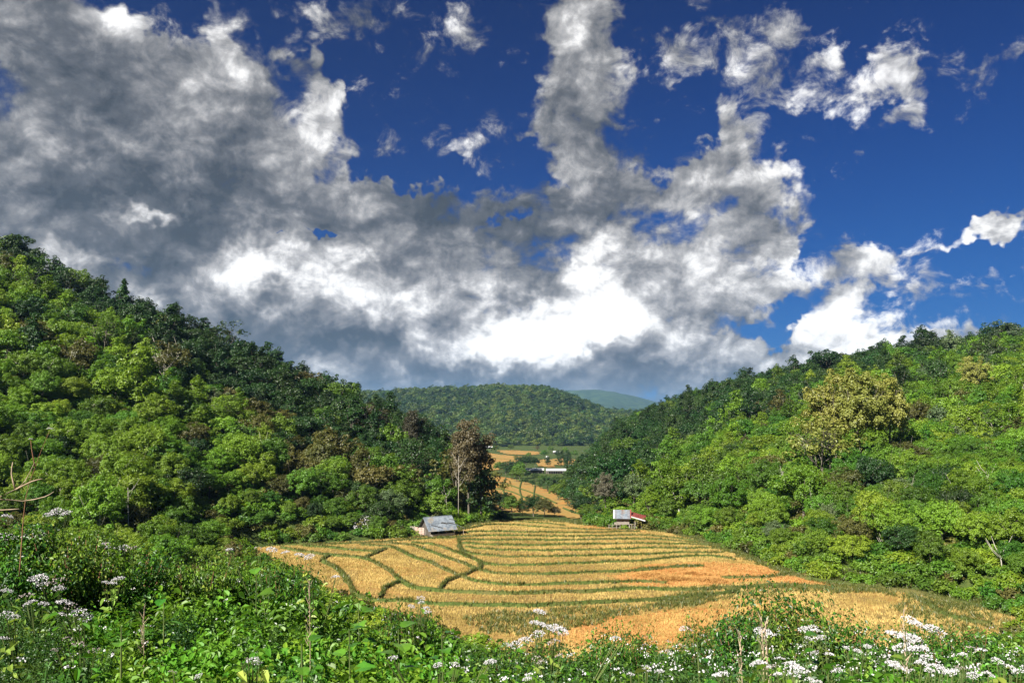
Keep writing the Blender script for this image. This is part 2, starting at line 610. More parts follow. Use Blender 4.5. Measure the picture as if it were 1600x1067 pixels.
# left hill
for px, foot, mid, ridge_row, ry in ((-900, 70, 0, 150, 230), (-400, 85, 0, 250, 245), (0, 108, 0, 378, 265), (100, 114, 0, 430, 265),
                                     (200, 120, 0, 462, 268), (300, 128, 0, 505, 272), (400, 136, 0, 548, 280),
                                     (500, 146, 0, 590, 292), (600, 156, 0, 628, 300), (680, 166, 0, 668, 280)):
    zt = rz(px, ridge_row, ry) - TH
    zf = fz(foot)
    pts = [(foot - 8, fz(foot - 8)), (foot, zf + .3), (foot + 14, zf + (zt - zf) * .10),
           ((foot + ry) / 2, zf + (zt - zf) * .52), (ry, zt), (ry + 40, zt - 6), (ry + 160, zt - 45)]
    pts += [(900, -46), (1350, -46), (2100, rz(px, 612, 2100) - 9), (2600, -10), (5200, -60), (9500, 250), (11000, 150), (16000, -100)]
    col(px, pts)
# the gap: the terraces end in a bank, then the lower valley
for px, edge, hr, hy in ((738, 186, 604, 2100), (775, 198, 603, 2050), (830, 206, 602, 2000), (880, 205, 612, 2050), (915, 204, 630, 2100)):
    pts = [(edge - 60, float(field_z((px - 800) / FPX * (edge - 60), edge - 60))), (edge, float(field_z((px - 800) / FPX * edge, edge))),
           (edge + 8, fz(edge) - 2.2), (260, -31.5), (350, -38), (480, -42.5), (650, -45), (1000, -46.5), (1330, -47),
           (1450, -38), (hy, rz(px, hr, hy) - 9), (2700, 0), (5200, -60), (9500, rz(px, {738: 610, 775: 620, 830: 622, 880: 612, 915: 606}[px], 9500)), (11000, 150), (16000, -100)]
    if px == 738:
        pts[4:7] = [(350, -34), (480, -41), (650, -44)]
    col(px, pts)
# right hill
for px, foot, ridge_row, ry in ((960, 208, 668, 560), (1000, 206, 645, 560), (1050, 186, 628, 560), (1100, 160, 614, 550), (1200, 126, 590, 540),
                                (1300, 106, 566, 500), (1400, 97, 552, 470), (1500, 89, 541, 440), (1600, 82, 524, 420),
                                (1750, 73, 500, 400), (2100, 62, 430, 370), (2700, 50, 360, 340)):
    zt = rz(px, ridge_row, ry) - TH
    zf = fz(foot)
    if px < 1060:
        pts = [(foot - 8, fz(foot - 8)), (foot, zf), (foot + 20, zf + .5), (330, -28.0 + (px - 960) * .06), (430, -16 + (px - 960) * .05), (ry, zt), (ry + 60, zt - 6), (ry + 260, zt - 45)]
    else:
        pts = [(foot - 8, fz(foot - 8)), (foot, zf + .3), (foot + 20, zf + (zt - zf) * .06),
               (foot + (ry - foot) * .45, zf + (zt - zf) * .40), (foot + (ry - foot) * .8, zf + (zt - zf) * .86),
               (ry, zt), (ry + 60, zt - 6), (ry + 260, zt - 45)]
    pts += [(1500, -46), (2150, rz(min(px, 1100), 650, 2150)), (2700, -20), (5200, -60), (9500, rz(px, 609 + min(abs(px - 960), 300) * .28, 9500)), (11000, 100), (16000, -100)]
    col(px, pts)

DGRID = np.concatenate([np.array([0.0]), np.geomspace(1.0, 16000.0, 420)])
TG = np.linspace(-1.4, 1.55, 600)
_prof = np.array([np.interp(DGRID, [p[0] for p in pr], [p[1] for p in pr]) for _, pr in PROF])
_ts = np.array([t for t, _ in PROF])
_o = np.argsort(_ts)
_prof, _ts = _prof[_o], _ts[_o]
HG = np.array([np.interp(TG, _ts, _prof[:, j]) for j in range(len(DGRID))])      # [depth, t]


def smooth_t(a, n):
    k = np.hanning(2 * n + 3)[1:-1]
    k /= k.sum()
    p = np.pad(a, ((0, 0), (n, n)), mode='edge')
    return np.stack([np.convolve(r, k, 'valid') for r in p])


def smooth_d(a, n):
    return smooth_t(a.T, n).T


HG = smooth_t(HG, 9)
HG = smooth_d(HG, 3)
LD = np.log(np.maximum(DGRID, 1.0))


def height_raw(x, y):
    x = np.asarray(x, float)
    y = np.asarray(y, float)
    R = np.hypot(x, y)
    yy = np.maximum(y, R * 0.53)
    t = np.clip(x / np.maximum(yy, 1e-3), TG[0], TG[-1])
    ti = (t - TG[0]) / (TG[1] - TG[0])
    ti0 = np.clip(np.floor(ti).astype(int), 0, len(TG) - 2)
    ft = ti - ti0
    l = np.log(np.maximum(yy, 1.0))
    di = (l - LD[1]) / (LD[2] - LD[1]) + 1
    di0 = np.clip(np.floor(di).astype(int), 0, len(DGRID) - 2)
    fd = np.clip(di - di0, 0, 1)
    h = (HG[di0, ti0] * (1 - ft) + HG[di0, ti0 + 1] * ft) * (1 - fd) + (HG[di0 + 1, ti0] * (1 - ft) + HG[di0 + 1, ti0 + 1] * ft) * fd
    return h


# outline of the stubble terraces in the photograph, set down on their own slope
OUT_PX = [(380, 858), (440, 851), (520, 847), (640, 840), (700, 830), (730, 820), (770, 814), (820, 811), (870, 814), (905, 820), (960, 825),
          (1030, 830), (1080, 842), (1112, 850), (1168, 870), (1225, 892), (1262, 904), (1320, 912), (1375, 919), (1440, 927), (1500, 941),
          (1560, 958), (1600, 972), (1540, 1010), (1400, 1040), (1200, 1045), (1000, 1045), (850, 1035), (740, 1010), (640, 975), (560, 945), (500, 920), (440, 890), (390, 868)]


def on_field(px, row):
    """where the view line through this place of the photograph meets the terraces"""
    d = px_dir(px, row)
    y = 120.0
    for _ in range(40):
        z = float(field_z(d.x / d.y * y, y))
        y = 0.5 * y + 0.5 * z / (d.z / d.y)
    return np.array([d.x / d.y * y, y])


OUT = np.array([on_field(*p) for p in OUT_PX])


def in_poly(x, y, poly):
    x = np.asarray(x, float)
    y = np.asarray(y, float)
    c = np.zeros(x.shape, bool)
    n = len(poly)
    for i in range(n):
        x1, y1 = poly[i]
        x2, y2 = poly[(i + 1) % n]
        k = ((y1 > y) != (y2 > y)) & (x < (x2 - x1) * (y - y1) / (y2 - y1 + 1e-12) + x1)
        c ^= k
    return c


def dist_poly(x, y, poly, closed=True):
    x = np.asarray(x, float)
    y = np.asarray(y, float)
    best = np.full(x.shape, 1e9)
    n = len(poly)
    for i in range(n if closed else n - 1):
        a = poly[i]
        b = poly[(i + 1) % n]
        ab = b - a
        t = np.clip(((x - a[0]) * ab[0] + (y - a[1]) * ab[1]) / (ab @ ab + 1e-9), 0, 1)
        best = np.minimum(best, np.hypot(x - a[0] - t * ab[0], y - a[1] - t * ab[1]))
    return best


def height(x, y):
    x = np.asarray(x, float)
    y = np.asarray(y, float)
    h = height_raw(x, y)
    R = np.hypot(x, y)
    # lumps on the slopes, growing with distance
    amp = np.clip((R - 90) / 120, 0, 1)
    h = h + amp * (1.6 * vnoise(x, y, 34, 1) + 0.7 * vnoise(x, y, 15, 2)) * np.clip((h + 24) / 12, 0, 1)
    far = np.clip((R - 1200) / 800, 0, 1)
    h = h + far * (12 * vnoise(x, y, 420, 3) + 13 * vnoise(x, y, 170, 4) + 5 * vnoise(x, y, 80, 14)) * np.clip((h + 44) / 30, 0, 1)
    vf = np.clip((R - 6000) / 2000, 0, 1)
    h = h + vf * (70 * vnoise(x, y, 1500, 5) + 35 * vnoise(x, y, 600, 6)) * np.clip((h - 50) / 120, 0, 1)
    h = h + np.clip(1 - R / 60, 0, 1) * 0.10 * vnoise(x, y, 1.7, 7)
    ins = in_poly(x, y, OUT)
    d = dist_poly(x, y, OUT)
    near = np.clip(1 - d / 7.0, 0, 1)
    near = near * near * (3 - 2 * near)
    wgt = np.where(ins, 1.0, near) * ((y > 60) & (y < 260))
    h = h * (1 - wgt) + (field_z(x, y) - np.where(ins, .35, .10)) * wgt
    return h


def gz(x, y):
    return float(height(np.array([x]), np.array([y]))[0])


az = np.concatenate([np.linspace(-180, -46, 60, endpoint=False), np.linspace(-46, 46, 620), np.linspace(46, 180, 61)[1:-1]])
az = np.radians(az)
rr = np.concatenate([np.geomspace(0.6, 40, 60, endpoint=False), np.geomspace(40, 320, 230, endpoint=False),
                     np.geomspace(320, 3000, 130, endpoint=False), np.geomspace(3000, 16000, 50)])
A, R_ = np.meshgrid(az, rr)
X, Y = np.sin(A) * R_, np.cos(A) * R_
Z = height(X.ravel(), Y.ravel()).reshape(X.shape)
nv_ = np.stack([X.ravel(), Y.ravel(), Z.ravel()], 1)
nr, na = X.shape
ii, jj = np.meshgrid(np.arange(nr - 1), np.arange(na), indexing='ij')
j2 = (jj + 1) % na
F = np.stack([ii * na + jj, ii * na + j2, (ii + 1) * na + j2, (ii + 1) * na + jj], -1).reshape(-1, 4)
F = F[:, ::-1]
cv = np.array([[0, 0, -1.85]])
V = np.concatenate([nv_, cv])
terrain = link('terrain', mesh_np('terrain', V, F, [M['ground']], smooth=True))
tag(terrain, kind='structure')
# the small disc right under the camera
fan = [(len(nv_), int(j), int((j + 1) % na)) for j in range(na)]
me = bpy.data.meshes.new('footing')
me.from_pydata([tuple(V[-1])] + [tuple(p) for p in nv_[:na]], [], [(0, (j + 1) % na + 1, j + 1) for j in range(na)])
me.materials.append(M['ground'])
tag(link('standing_ground', me), kind='structure')

# ------------------------------------------------------------------ leaves and trees
def leaves_np(pts, nrm, size, rng, tilt=0.5, aspect=1.7, fold=0.25):
    """one pointed, slightly folded leaf (a quad) per point"""
    n = len(pts)
    nn = nrm + rng.normal(0, tilt, (n, 3))
    nn /= np.linalg.norm(nn, axis=1, keepdims=True) + 1e-9
    r = rng.normal(0, 1, (n, 3))
    u = np.cross(nn, r)
    u /= np.linalg.norm(u, axis=1, keepdims=True) + 1e-9
    w_ = np.cross(nn, u)
    s = size * rng.uniform(.65, 1.35, (n, 1))
    a = pts - u * s * .5 * aspect ** .5
    c = pts + u * s * .5 * aspect ** .5
    b = pts + w_ * s * .5 / aspect ** .5 + nn * s * fold * .5 - u * s * .1
    d = pts - w_ * s * .5 / aspect ** .5 + nn * s * fold * .5 - u * s * .1
    v = np.stack([a, b, c, d], 1).reshape(-1, 3)
    f = np.arange(4 * n).reshape(-1, 4)
    return v, f


def crown_np(rng, R, H, z0, nclump, nleaf, size, shape='round', clump=.34, hollow=.0):
    """leaf clumps spread over an uneven crown"""
    P, N = [], []
    lob = rng.uniform(0, 6.28, 3)
    for k in range(nclump):
        th = rng.uniform(0, 2 * math.pi)
        if shape == 'round':
            cz = rng.uniform(-.55, 1.0)
            rr_ = math.sqrt(max(0, 1 - cz * cz)) if cz > 0 else (1 - .35 * cz * cz)
        elif shape == 'wide':
            cz = rng.uniform(-.15, 1.0)
            rr_ = math.sqrt(max(0, 1 - cz * cz)) ** .6
        elif shape == 'tall':
            cz = rng.uniform(-1, 1)
            rr_ = (1 - abs(cz) ** 2.2) ** .7 * (1 - .25 * cz)
        elif shape == 'cone':
            cz = rng.uniform(-1, 1)
            rr_ = (1 - cz) / 2 * (.72 + .28 * math.cos(cz * 19)) + .05
        dep = rng.uniform(.62, 1.08) if rng.random() > .25 else rng.uniform(.2, .6)
        lobe = 1 + .26 * math.sin(2 * th + lob[0]) + .14 * math.sin(3 * th + lob[1]) + .10 * math.sin(5 * th + 3 * cz + lob[2])
        c = np.array([math.cos(th) * rr_ * R * dep * lobe, math.sin(th) * rr_ * R * dep * lobe,
                      z0 + H / 2 + cz * H / 2 * (dep if shape != 'cone' else 1) * (1 + .10 * math.sin(th * 2 + lob[1]))])
        cr = R * clump * rng.uniform(.6, 1.3) * (1 if shape != 'cone' else .35 + .55 * (1 - cz) / 2)
        m = int(nleaf * rng.uniform(.6, 1.4))
        dv = rng.normal(0, 1, (m, 3))
        dv[:, 2] = dv[:, 2] * .9 + .35
        dv /= np.linalg.norm(dv, axis=1, keepdims=True)
        pos = c + dv * cr * rng.uniform(.65, 1.08, (m, 1)) * np.array([1, 1, .72])
        out = c - np.array([0, 0, z0 + H * .35])
        out /= np.linalg.norm(out) + 1e-6
        P.append(pos)
        N.append(dv * .75 + out * .35 + np.array([0, 0, .45]))
    P, N = np.concatenate(P), np.concatenate(N)
    return leaves_np(P, N, size, rng)


def trunk_mb(rng, R, H, z0, r0=.22, limbs=6, k=6, bare=False):
    mb = MB()
    top = z0 + H * .55
    bend = rng.normal(0, .05 * top, 2)
    pts = [Vector((bend[0] * (i / 5) ** 2, bend[1] * (i / 5), -1.2 + (top + 1.2) * i / 5)) for i in range(6)]
    mb.tube(pts, [r0 * (1.35, 1.0, .85, .7, .5, .3)[i] for i in range(6)], k)
    for j in range(limbs):
        a = 2 * math.pi * (j + rng.uniform(-.3, .3)) / limbs
        s = Vector(pts[2]).lerp(pts[5], rng.uniform(.1, .9))
        e = Vector((math.cos(a) * R * .72, math.sin(a) * R * .72, z0 + H * rng.uniform(.45, .85)))
        m_ = s.lerp(e, .5) + Vector((0, 0, -.12 * R))
        mb.tube([s, m_, e], [r0 * .42, r0 * .28, r0 * .10], 4 if not bare else 5)
        for q in range(4 if bare else 1):
            b_ = m_.lerp(e, rng.uniform(.1, .9))
            d_ = Vector(rng.normal(0, 1, 3)) * R * .3 + Vector((0, 0, R * .35))
            mb.tube([b_, b_ + d_ * .5 + Vector((0, 0, -.02 * R)), b_ + d_], [r0 * .2, r0 * .12, r0 * .04], 3)
    return mb


PRO = {}


def proto(key, seed, R, H, z0, ncl, nl, size, shape='round', r0=.22, limbs=6, clump=.34, bare=False):
    rng = np.random.default_rng(seed)
    v, f = crown_np(rng, R, H, z0, ncl, nl, size, shape, clump)
    cm = mesh_np('crown_' + key, v, f, [M['mid']])
    tm = trunk_mb(rng, R, H, z0, r0, limbs, bare=bare).mesh('trunk_' + key, M['bark'], True)
    PRO[key] = (cm, tm, R, z0 + H)


for i in range(4):
    proto('round%d' % i, 20 + i, 4.0, 7.2, 2.4, 84, 44, .38, 'round', clump=.23)
for i in range(2):
    proto('wide%d' % i, 30 + i, 4.8, 5.2, 3.8, 84, 44, .38, 'wide', clump=.21)
for i in range(2):
    proto('tall%d' % i, 40 + i, 3.0, 10.5, 1.8, 84, 42, .38, 'tall', clump=.30)
for i in range(4):
    proto('near%d' % i, 50 + i, 4.0, 7.0, 1.6, 130, 80, .24, 'round', clump=.19)
for i in range(2):
    proto('lacy%d' % i, 60 + i, 4.0, 7.0, 3.0, 50, 32, .36, 'round', r0=.2, limbs=9, clump=.26, bare=True)
proto('cone0', 70, 3.0, 11.0, 1.5, 90, 44, .36, 'cone', limbs=2, clump=.42)
for i in range(2):
    proto('grand%d' % i, 100 + i, 5.2, 12.0, 5.5, 150, 95, .34, 'round', r0=.30, limbs=11, clump=.21, bare=True)
proto('grandlacy', 103, 5.0, 12.5, 5.5, 150, 100, .32, 'round', r0=.30, limbs=10, clump=.21, bare=True)
for i in range(3):
    proto('bush%d' % i, 80 + i, 1.6, 2.0, -.3, 26, 44, .26, 'round', r0=.06, limbs=3, clump=.40)
for i in range(3):
    proto('far%d' % i, 90 + i, 4.4, 6.6, 1.0, 20, 22, 1.15, 'round', limbs=2, clump=.45)


def set_mat(o, m):
    o.material_slots[0].link = 'OBJECT'
    o.material_slots[0].material = m


def place_tree(name, key, loc, s, rz_, leaf, bark='bark', sz=1.0, sink=.15):
    cm, tm, R, Ht = PRO[key]
    e = empty(name, (loc[0], loc[1], loc[2] - sink), rz_, (s, s, s * sz))
    c = link('crown', cm, e)
    set_mat(c, M[leaf])
    t = link('trunk', tm, e)
    if bark != 'bark':
        set_mat(t, M[bark])
    return e


def gn_instances(name, protos, pts, mats, rot, scl, idx):
    """one object whose points carry copies of several source meshes"""
    me = bpy.data.meshes.new(name)
    me.from_pydata([tuple(p) for p in pts], [], [])
    for an, typ, data in (('rot', 'FLOAT', rot), ('scl', 'FLOAT', scl), ('idx', 'INT', idx)):
        a_ = me.attributes.new(an, typ, 'POINT')
        a_.data.foreach_set('value', np.asarray(data, dtype=np.float32 if typ == 'FLOAT' else np.int32))
    o = link(name, me)
    ng = bpy.data.node_groups.new(name, 'GeometryNodeTree')
    ng.interface.new_socket('Geometry', in_out='INPUT', socket_type='NodeSocketGeometry')
    ng.interface.new_socket('Geometry', in_out='OUTPUT', socket_type='NodeSocketGeometry')
    N_ = ng.nodes
    gi, go, jn = N_.new('NodeGroupInput'), N_.new('NodeGroupOutput'), N_.new('GeometryNodeJoinGeometry')

    def attr(nm, typ):
        n = N_.new('GeometryNodeInputNamedAttribute')
        n.data_type = typ
        n.inputs['Name'].default_value = nm
        return n.outputs['Attribute']
    ar, as_, ai = attr('rot', 'FLOAT'), attr('scl', 'FLOAT'), attr('idx', 'INT')
    cx = N_.new('ShaderNodeCombineXYZ')
    ng.links.new(ar, cx.inputs[2])
    for k, (mesh, mat) in enumerate(zip(protos, mats)):
        m2 = mesh.copy()
        m2.materials.clear()
        m2.materials.append(mat)
        po = bpy.data.objects.new('source', m2)
        oi = N_.new('GeometryNodeObjectInfo')
        oi.inputs['Object'].default_value = po
        oi.inputs['As Instance'].default_value = True
        cmpn = N_.new('FunctionNodeCompare')
        cmpn.data_type = 'INT'
        cmpn.operation = 'EQUAL'
        ng.links.new(ai, cmpn.inputs['A'] if cmpn.inputs['A'].enabled else cmpn.inputs[2])
        cmpn.inputs[3].default_value = k
        for s_ in cmpn.inputs:
            if s_.enabled and s_.name == 'B':
                s_.default_value = k
        ip = N_.new('GeometryNodeInstanceOnPoints')
        ng.links.new(gi.outputs[0], ip.inputs['Points'])
        ng.links.new(cmpn.outputs[0], ip.inputs['Selection'])
        ng.links.new(oi.outputs['Geometry'], ip.inputs['Instance'])
        ng.links.new(cx.outputs[0], ip.inputs['Rotation'])
        ng.links.new(as_, ip.inputs['Scale'])
        ng.links.new(ip.outputs[0], jn.inputs[0])
    ng.links.new(jn.outputs[0], go.inputs[0])
    md = o.modifiers.new('copies', 'NODES')
    md.node_group = ng
    return o


def scatter(n, tx, ty, rng, spacing, ok):
    """points in world x, y with a minimum spacing(x, y); tx = range of x/y, ty = range of y"""
    ys = np.sqrt(rng.uniform(ty[0] ** 2, ty[1] ** 2, n))
    ts = rng.uniform(tx[0], tx[1], n)
    xs = ts * ys
    k = ok(xs, ys)
    xs, ys = xs[k], ys[k]
    sp = spacing(xs, ys)
    cell = {}
    keep = []
    g_ = 5.0
    for i in range(len(xs)):
        cx_, cy_ = int(xs[i] // g_), int(ys[i] // g_)
        r = sp[i]
        m_ = int(r // g_) + 1
        hit = False
        for a in range(cx_ - m_, cx_ + m_ + 1):
            for b in range(cy_ - m_, cy_ + m_ + 1):
                for j in cell.get((a, b), ()):
                    if (xs[i] - xs[j]) ** 2 + (ys[i] - ys[j]) ** 2 < min(r, sp[j]) ** 2:
                        hit = True
                        break
                if hit:
                    break
            if hit:
                break
        if not hit:
            cell.setdefault((cx_, cy_), []).append(i)
            keep.append(i)
    return xs[keep], ys[keep]


def ridge_y(x, y):
    """depth of the skyline of the near hills along this direction"""
    t = np.asarray(x) / np.maximum(np.asarray(y), 1)
    L = np.interp(t, [-.97, -.65, -.57, -.32, -.16, -.097, -.05], [250, 265, 266, 280, 300, 282, 230])
    Rr = np.interp(t, [.06, .13, .24, .32, .40, .49, .57, .65, .77, 1.05], [600, 560, 552, 540, 502, 470, 440, 420, 400, 370])
    return np.where(t < .03, L, Rr)


PXV = np.vectorize(lambda x, y, z: to_px((x, y, z)))
rngT = np.random.default_rng(5)


def ok_left(x, y):
    t = x / y
    foot = np.interp(t, [-1.1, -.65, -.49, -.32, -.16, -.06, -.03, -.005], [82, 88, 104, 122, 148, 170, 184, 196])
    end = np.interp(t, [-.10, -.05, -.028, -.02], [0, 8, 60, 200])        # the hill runs out before the gap
    return (y > foot) & (y < ridge_y(x, y) + 12 - end) & ~in_poly(x, y, OUT) & (dist_poly(x, y, OUT) > 3.5) & (t < -.024)


def ok_right(x, y):
    t = x / y
    return (y < ridge_y(x, y) + 16) & ~in_poly(x, y, OUT) & (dist_poly(x, y, OUT) > np.where(t > .22, 4.5, 9)) & (y > 74) & \
        ((t > np.interp(y, [180, 215, 300, 420, 560], [.16, .145, .085, .085, .09])) | ((y < 190) & (t > .15)))


def sp_left(x, y):
    u = (y - 100) / 180
    return 4.1 + 1.6 * np.clip(u, 0, 1) + 1.0 * vnoise(x, y, 20, 9)


def sp_right(x, y):
    return np.interp(y, [80, 130, 250, 450], [4.3, 4.7, 5.6, 7.0]) + .9 * vnoise(x, y, 25, 10)


lx, ly = scatter(26000, (-.80, -.024), (92, 320), rngT, sp_left, ok_left)
rx, ry_ = scatter(60000, (.08, .80), (74, 600), rngT, sp_right, ok_right)
TREES = []           # x, y, z, key, scale, leaf, name, hill


def cloud_shade_zone(px, row):
    """where dark leaf colour carries the cloud shadow on the slopes: 0..1"""
    if px < 780:                                     # along the left ridge, where some trees are darker too
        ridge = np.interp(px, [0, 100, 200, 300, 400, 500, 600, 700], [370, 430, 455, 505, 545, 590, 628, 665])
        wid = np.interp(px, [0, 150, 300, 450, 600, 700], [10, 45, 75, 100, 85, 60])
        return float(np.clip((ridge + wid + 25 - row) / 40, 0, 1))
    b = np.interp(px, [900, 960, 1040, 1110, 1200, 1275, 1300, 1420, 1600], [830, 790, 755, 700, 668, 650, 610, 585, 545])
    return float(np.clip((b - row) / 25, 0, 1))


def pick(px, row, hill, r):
    dk = cloud_shade_zone(px, row)
    if r.random() < dk * .97:  # dark leaves here imitate the cloud shadow on the upper slopes
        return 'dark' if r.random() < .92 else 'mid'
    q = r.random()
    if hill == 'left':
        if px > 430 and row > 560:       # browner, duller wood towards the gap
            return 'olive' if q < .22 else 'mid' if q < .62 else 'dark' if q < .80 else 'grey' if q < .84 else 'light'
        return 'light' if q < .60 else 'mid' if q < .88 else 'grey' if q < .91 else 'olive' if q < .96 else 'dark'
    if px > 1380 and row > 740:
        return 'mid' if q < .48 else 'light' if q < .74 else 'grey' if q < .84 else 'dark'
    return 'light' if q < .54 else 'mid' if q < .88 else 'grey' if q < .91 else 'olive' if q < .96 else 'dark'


r_ = random.Random(3)
for hill, xs, ys in (('left', lx, ly), ('right', rx, ry_)):
    zs = height(xs, ys)
    sp = sp_left(xs, ys) if hill == 'left' else sp_right(xs, ys)
    for x, y, z, s0 in zip(xs, ys, zs, sp):
        px, row = to_px((x, y, z + 5))
        if px < -70 or px > 1670:
            continue
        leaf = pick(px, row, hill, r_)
        shp = r_.random()
        near = y < 175
        if near:
            key = 'near%d' % r_.randrange(4)
        elif shp < .50:
            key = 'round%d' % r_.randrange(4)
        elif shp < .66:
            key = 'wide%d' % r_.randrange(2)
        elif shp < .92:
            key = 'tall%d' % r_.randrange(2)
        else:
            key = 'lacy%d' % r_.randrange(2)
        s = s0 / 6.2 * r_.uniform(.78, 1.25)
        if r_.random() < .07:
            s *= 1.35
        # lower scrub right beside the terraces
        de = float(dist_poly(np.array([x]), np.array([y]), OUT)[0])
        if de < 16:
            s *= .48 + .52 * de / 16
        TREES.append([x, y, z, key, s, leaf, hill, px, row])

# single trees that the photograph shows apart from the wood: px, row of the foot, depth, height, kind
SPECIAL = [
    # the tall yellow-tan trees on the right slope
    (1310, 752, 176, 23, 'grand0', 'yellow', 'golden_tree', 'broad tree with a tan-yellow crown, left one of the golden clump on the right slope'),
    (1350, 756, 172, 24, 'grand1', 'yellow', 'golden_tree', 'tallest tan-yellow tree in the middle of the golden clump on the right slope'),
    (1392, 748, 178, 22, 'grand0', 'yellow', 'golden_tree', 'tan-yellow tree with pale stems, right one of the golden clump on the right slope'),
    (1284, 748, 168, 13, 'lacy0', 'yellow', 'golden_tree', 'small thin tan-yellow tree at the left foot of the golden clump'),
    (1525, 650, 250, 19, 'grandlacy', 'yellow', 'golden_tree', 'pale yellow tree high on the right slope, under the skyline near the right edge'),
    (1410, 600, 380, 14, 'lacy1', 'brown', 'thin_crowned_tree', 'dull brown thin-crowned tree high on the right slope among bright green ones'),
    # the big brown tree at the end of the left hill
    (733, 795, 185, 20.5, 'grandlacy', 'brown', 'bare_brown_tree', 'tall brown half-bare tree at the end of the left wood, beside the valley gap'),
    (752, 800, 188, 15, 'tall0', 'dark', 'dark_or_shade_tinted_tree', 'dark narrow tree hugging the right side of the tall brown tree'),
    (715, 770, 196, 15, 'tall1', 'olive', 'olive_tree_by_gap', 'dull olive tree left of the tall brown tree at the valley gap'),
    (645, 715, 235, 14, 'grandlacy', 'brown', 'bare_brown_tree', 'brown spreading tree on the crest of the left wood, left of the gap'),
    (580, 700, 240, 13, 'round2', 'brown', 'bare_brown_tree', 'dusky brown round tree on the falling crest of the left hill'),
    # conifer on the left skyline, and orange-flowered tree
    (192, 500, 262, 14, 'cone0', 'dark', 'conifer', 'pointed dark conifer standing above the left skyline'),
    (118, 470, 262, 11, 'round0', 'mid', 'skyline_tree', 'big round green tree bulging from the left skyline, left of the conifer'),
    (20, 420, 262, 12, 'round3', 'dark', 'skyline_tree', 'dark round tree on the left skyline at the picture edge'),
    (352, 555, 276, 12, 'lacy0', 'dark', 'skyline_tree', 'dark open-branched tree standing up from the left skyline, right of the conifer'),
    (253, 540, 258, 10, 'round2', 'yellow', 'orange_leaved_tree', 'orange-tinted tree just under the left skyline, right of the conifer'),
    # grey tree by the stilt hut
    (946, 815, 212, 12.5, 'grand1', 'pale_grey', 'grey_tree', 'round grey leafless-looking tree with a dark trunk left of the stilt hut'),
]
SPECIAL_XY = []
for px, row, y, h_, key, leaf, name, label in SPECIAL:
    p = at(px, row, y)
    SPECIAL_XY.append((p.x, p.y))
spx = np.array(SPECIAL_XY)
TREES = [t for t in TREES if np.min(np.hypot(spx[:, 0] - t[0], spx[:, 1] - t[1])) > 5.5]
# keep the sight line to the golden clump and the huts open
def blocks(t):
    x, y, px = t[0], t[1], t[7]
    top = to_px((x, y, t[2] + PRO[t[3]][3] * t[4]))[1]
    if 1270 < px < 1410 and y < 170 and top < 690:
        return True
    if 625 < px < 725 and y < 172:
        return True
    if 925 < px < 1012 and y < 222:
        return True
    return False


TREES = [t for t in TREES if not blocks(t)]
for (px, row, y, h_, key, leaf, name, label) in SPECIAL:
    p = at(px, row, y)
    z = gz(p.x, p.y)
    R0, H0 = PRO[key][2], PRO[key][3]
    top = at(px, row, y).z + h_
    s = max((top - z) / H0, .5)
    wide = s if not key.startswith('grand') else s * (.80 if leaf == 'yellow' else .72)
    e = place_tree(name if name != 'olive_tree_by_gap' else 'olive_tree', key, (p.x, p.y, z), s, r_.uniform(0, 6.28), leaf, 'bark')
    e.scale = (wide, wide, s)
    tag(e, label, 'tree')
print('trees', len(TREES), sum(t[6] == 'left' for t in TREES))

# ---- the 300 largest-showing trees of each kind stand as things; the smaller, farther ones are one wood
KIND = {'light': 'broadleaf_tree', 'mid': 'broadleaf_tree', 'grey': 'grey_green_tree', 'olive': 'olive_tree', 'dark': 'dark_or_shade_tinted_tree'}  # some dark trees are dark by kind, others tinted for cloud shadow
SHADE = {'light': 'bright yellow-green', 'mid': 'mid-green', 'grey': 'grey-green', 'olive': 'dull olive', 'dark': 'dark green'}
FORM = {'near': 'bushy', 'roun': 'round-crowned', 'wide': 'flat-topped', 'tall': 'tall narrow', 'lacy': 'thin-crowned'}
order = sorted(TREES, key=lambda t: -PRO[t[3]][3] * t[4] / t[1])
cnt, single, rest = {}, [], []
for t in order:
    k = KIND[t[5]]
    inframe = -30 < t[7] < 1630
    if inframe and cnt.get(k, 0) < (300 if k == 'broadleaf_tree' else 150):
        cnt[k] = cnt.get(k, 0) + 1
        single.append(t)
    else:
        rest.append(t)


def zone(t):
    px, row, hill = t[7], t[8], t[6]
    if hill == 'left':
        ridge = np.interp(px, [0, 100, 200, 300, 400, 500, 600, 700], [370, 430, 455, 505, 545, 590, 628, 665])
        low = np.interp(px, [0, 400, 640, 760], [850, 845, 820, 805])
        u = (row - ridge) / (low - ridge)
        part = 'along the skyline' if u < .15 else 'high on the slope' if u < .36 else 'halfway up the slope' if u < .58 else \
            'low on the slope' if u < .80 else 'at the foot of the slope'
        side = 'far left' if px < 190 else 'left' if px < 390 else 'middle' if px < 570 else 'right end'
        return 'left hill', part, side
    ridge = np.interp(px, [900, 950, 1000, 1100, 1200, 1300, 1400, 1500, 1600], [700, 665, 640, 615, 590, 565, 550, 540, 520])
    low = np.interp(px, [900, 1000, 1100, 1200, 1300, 1400, 1600], [790, 815, 845, 880, 908, 930, 970])
    u = (row - ridge) / (low - ridge)
    part = 'along the skyline' if u < .14 else 'high on the slope' if u < .34 else 'halfway up the slope' if u < .56 else \
        'low on the slope' if u < .78 else 'at the foot of the slope'
    side = 'left end' if px < 1080 else 'middle' if px < 1260 else 'right' if px < 1430 else 'far right'
    return 'right hill', part, side


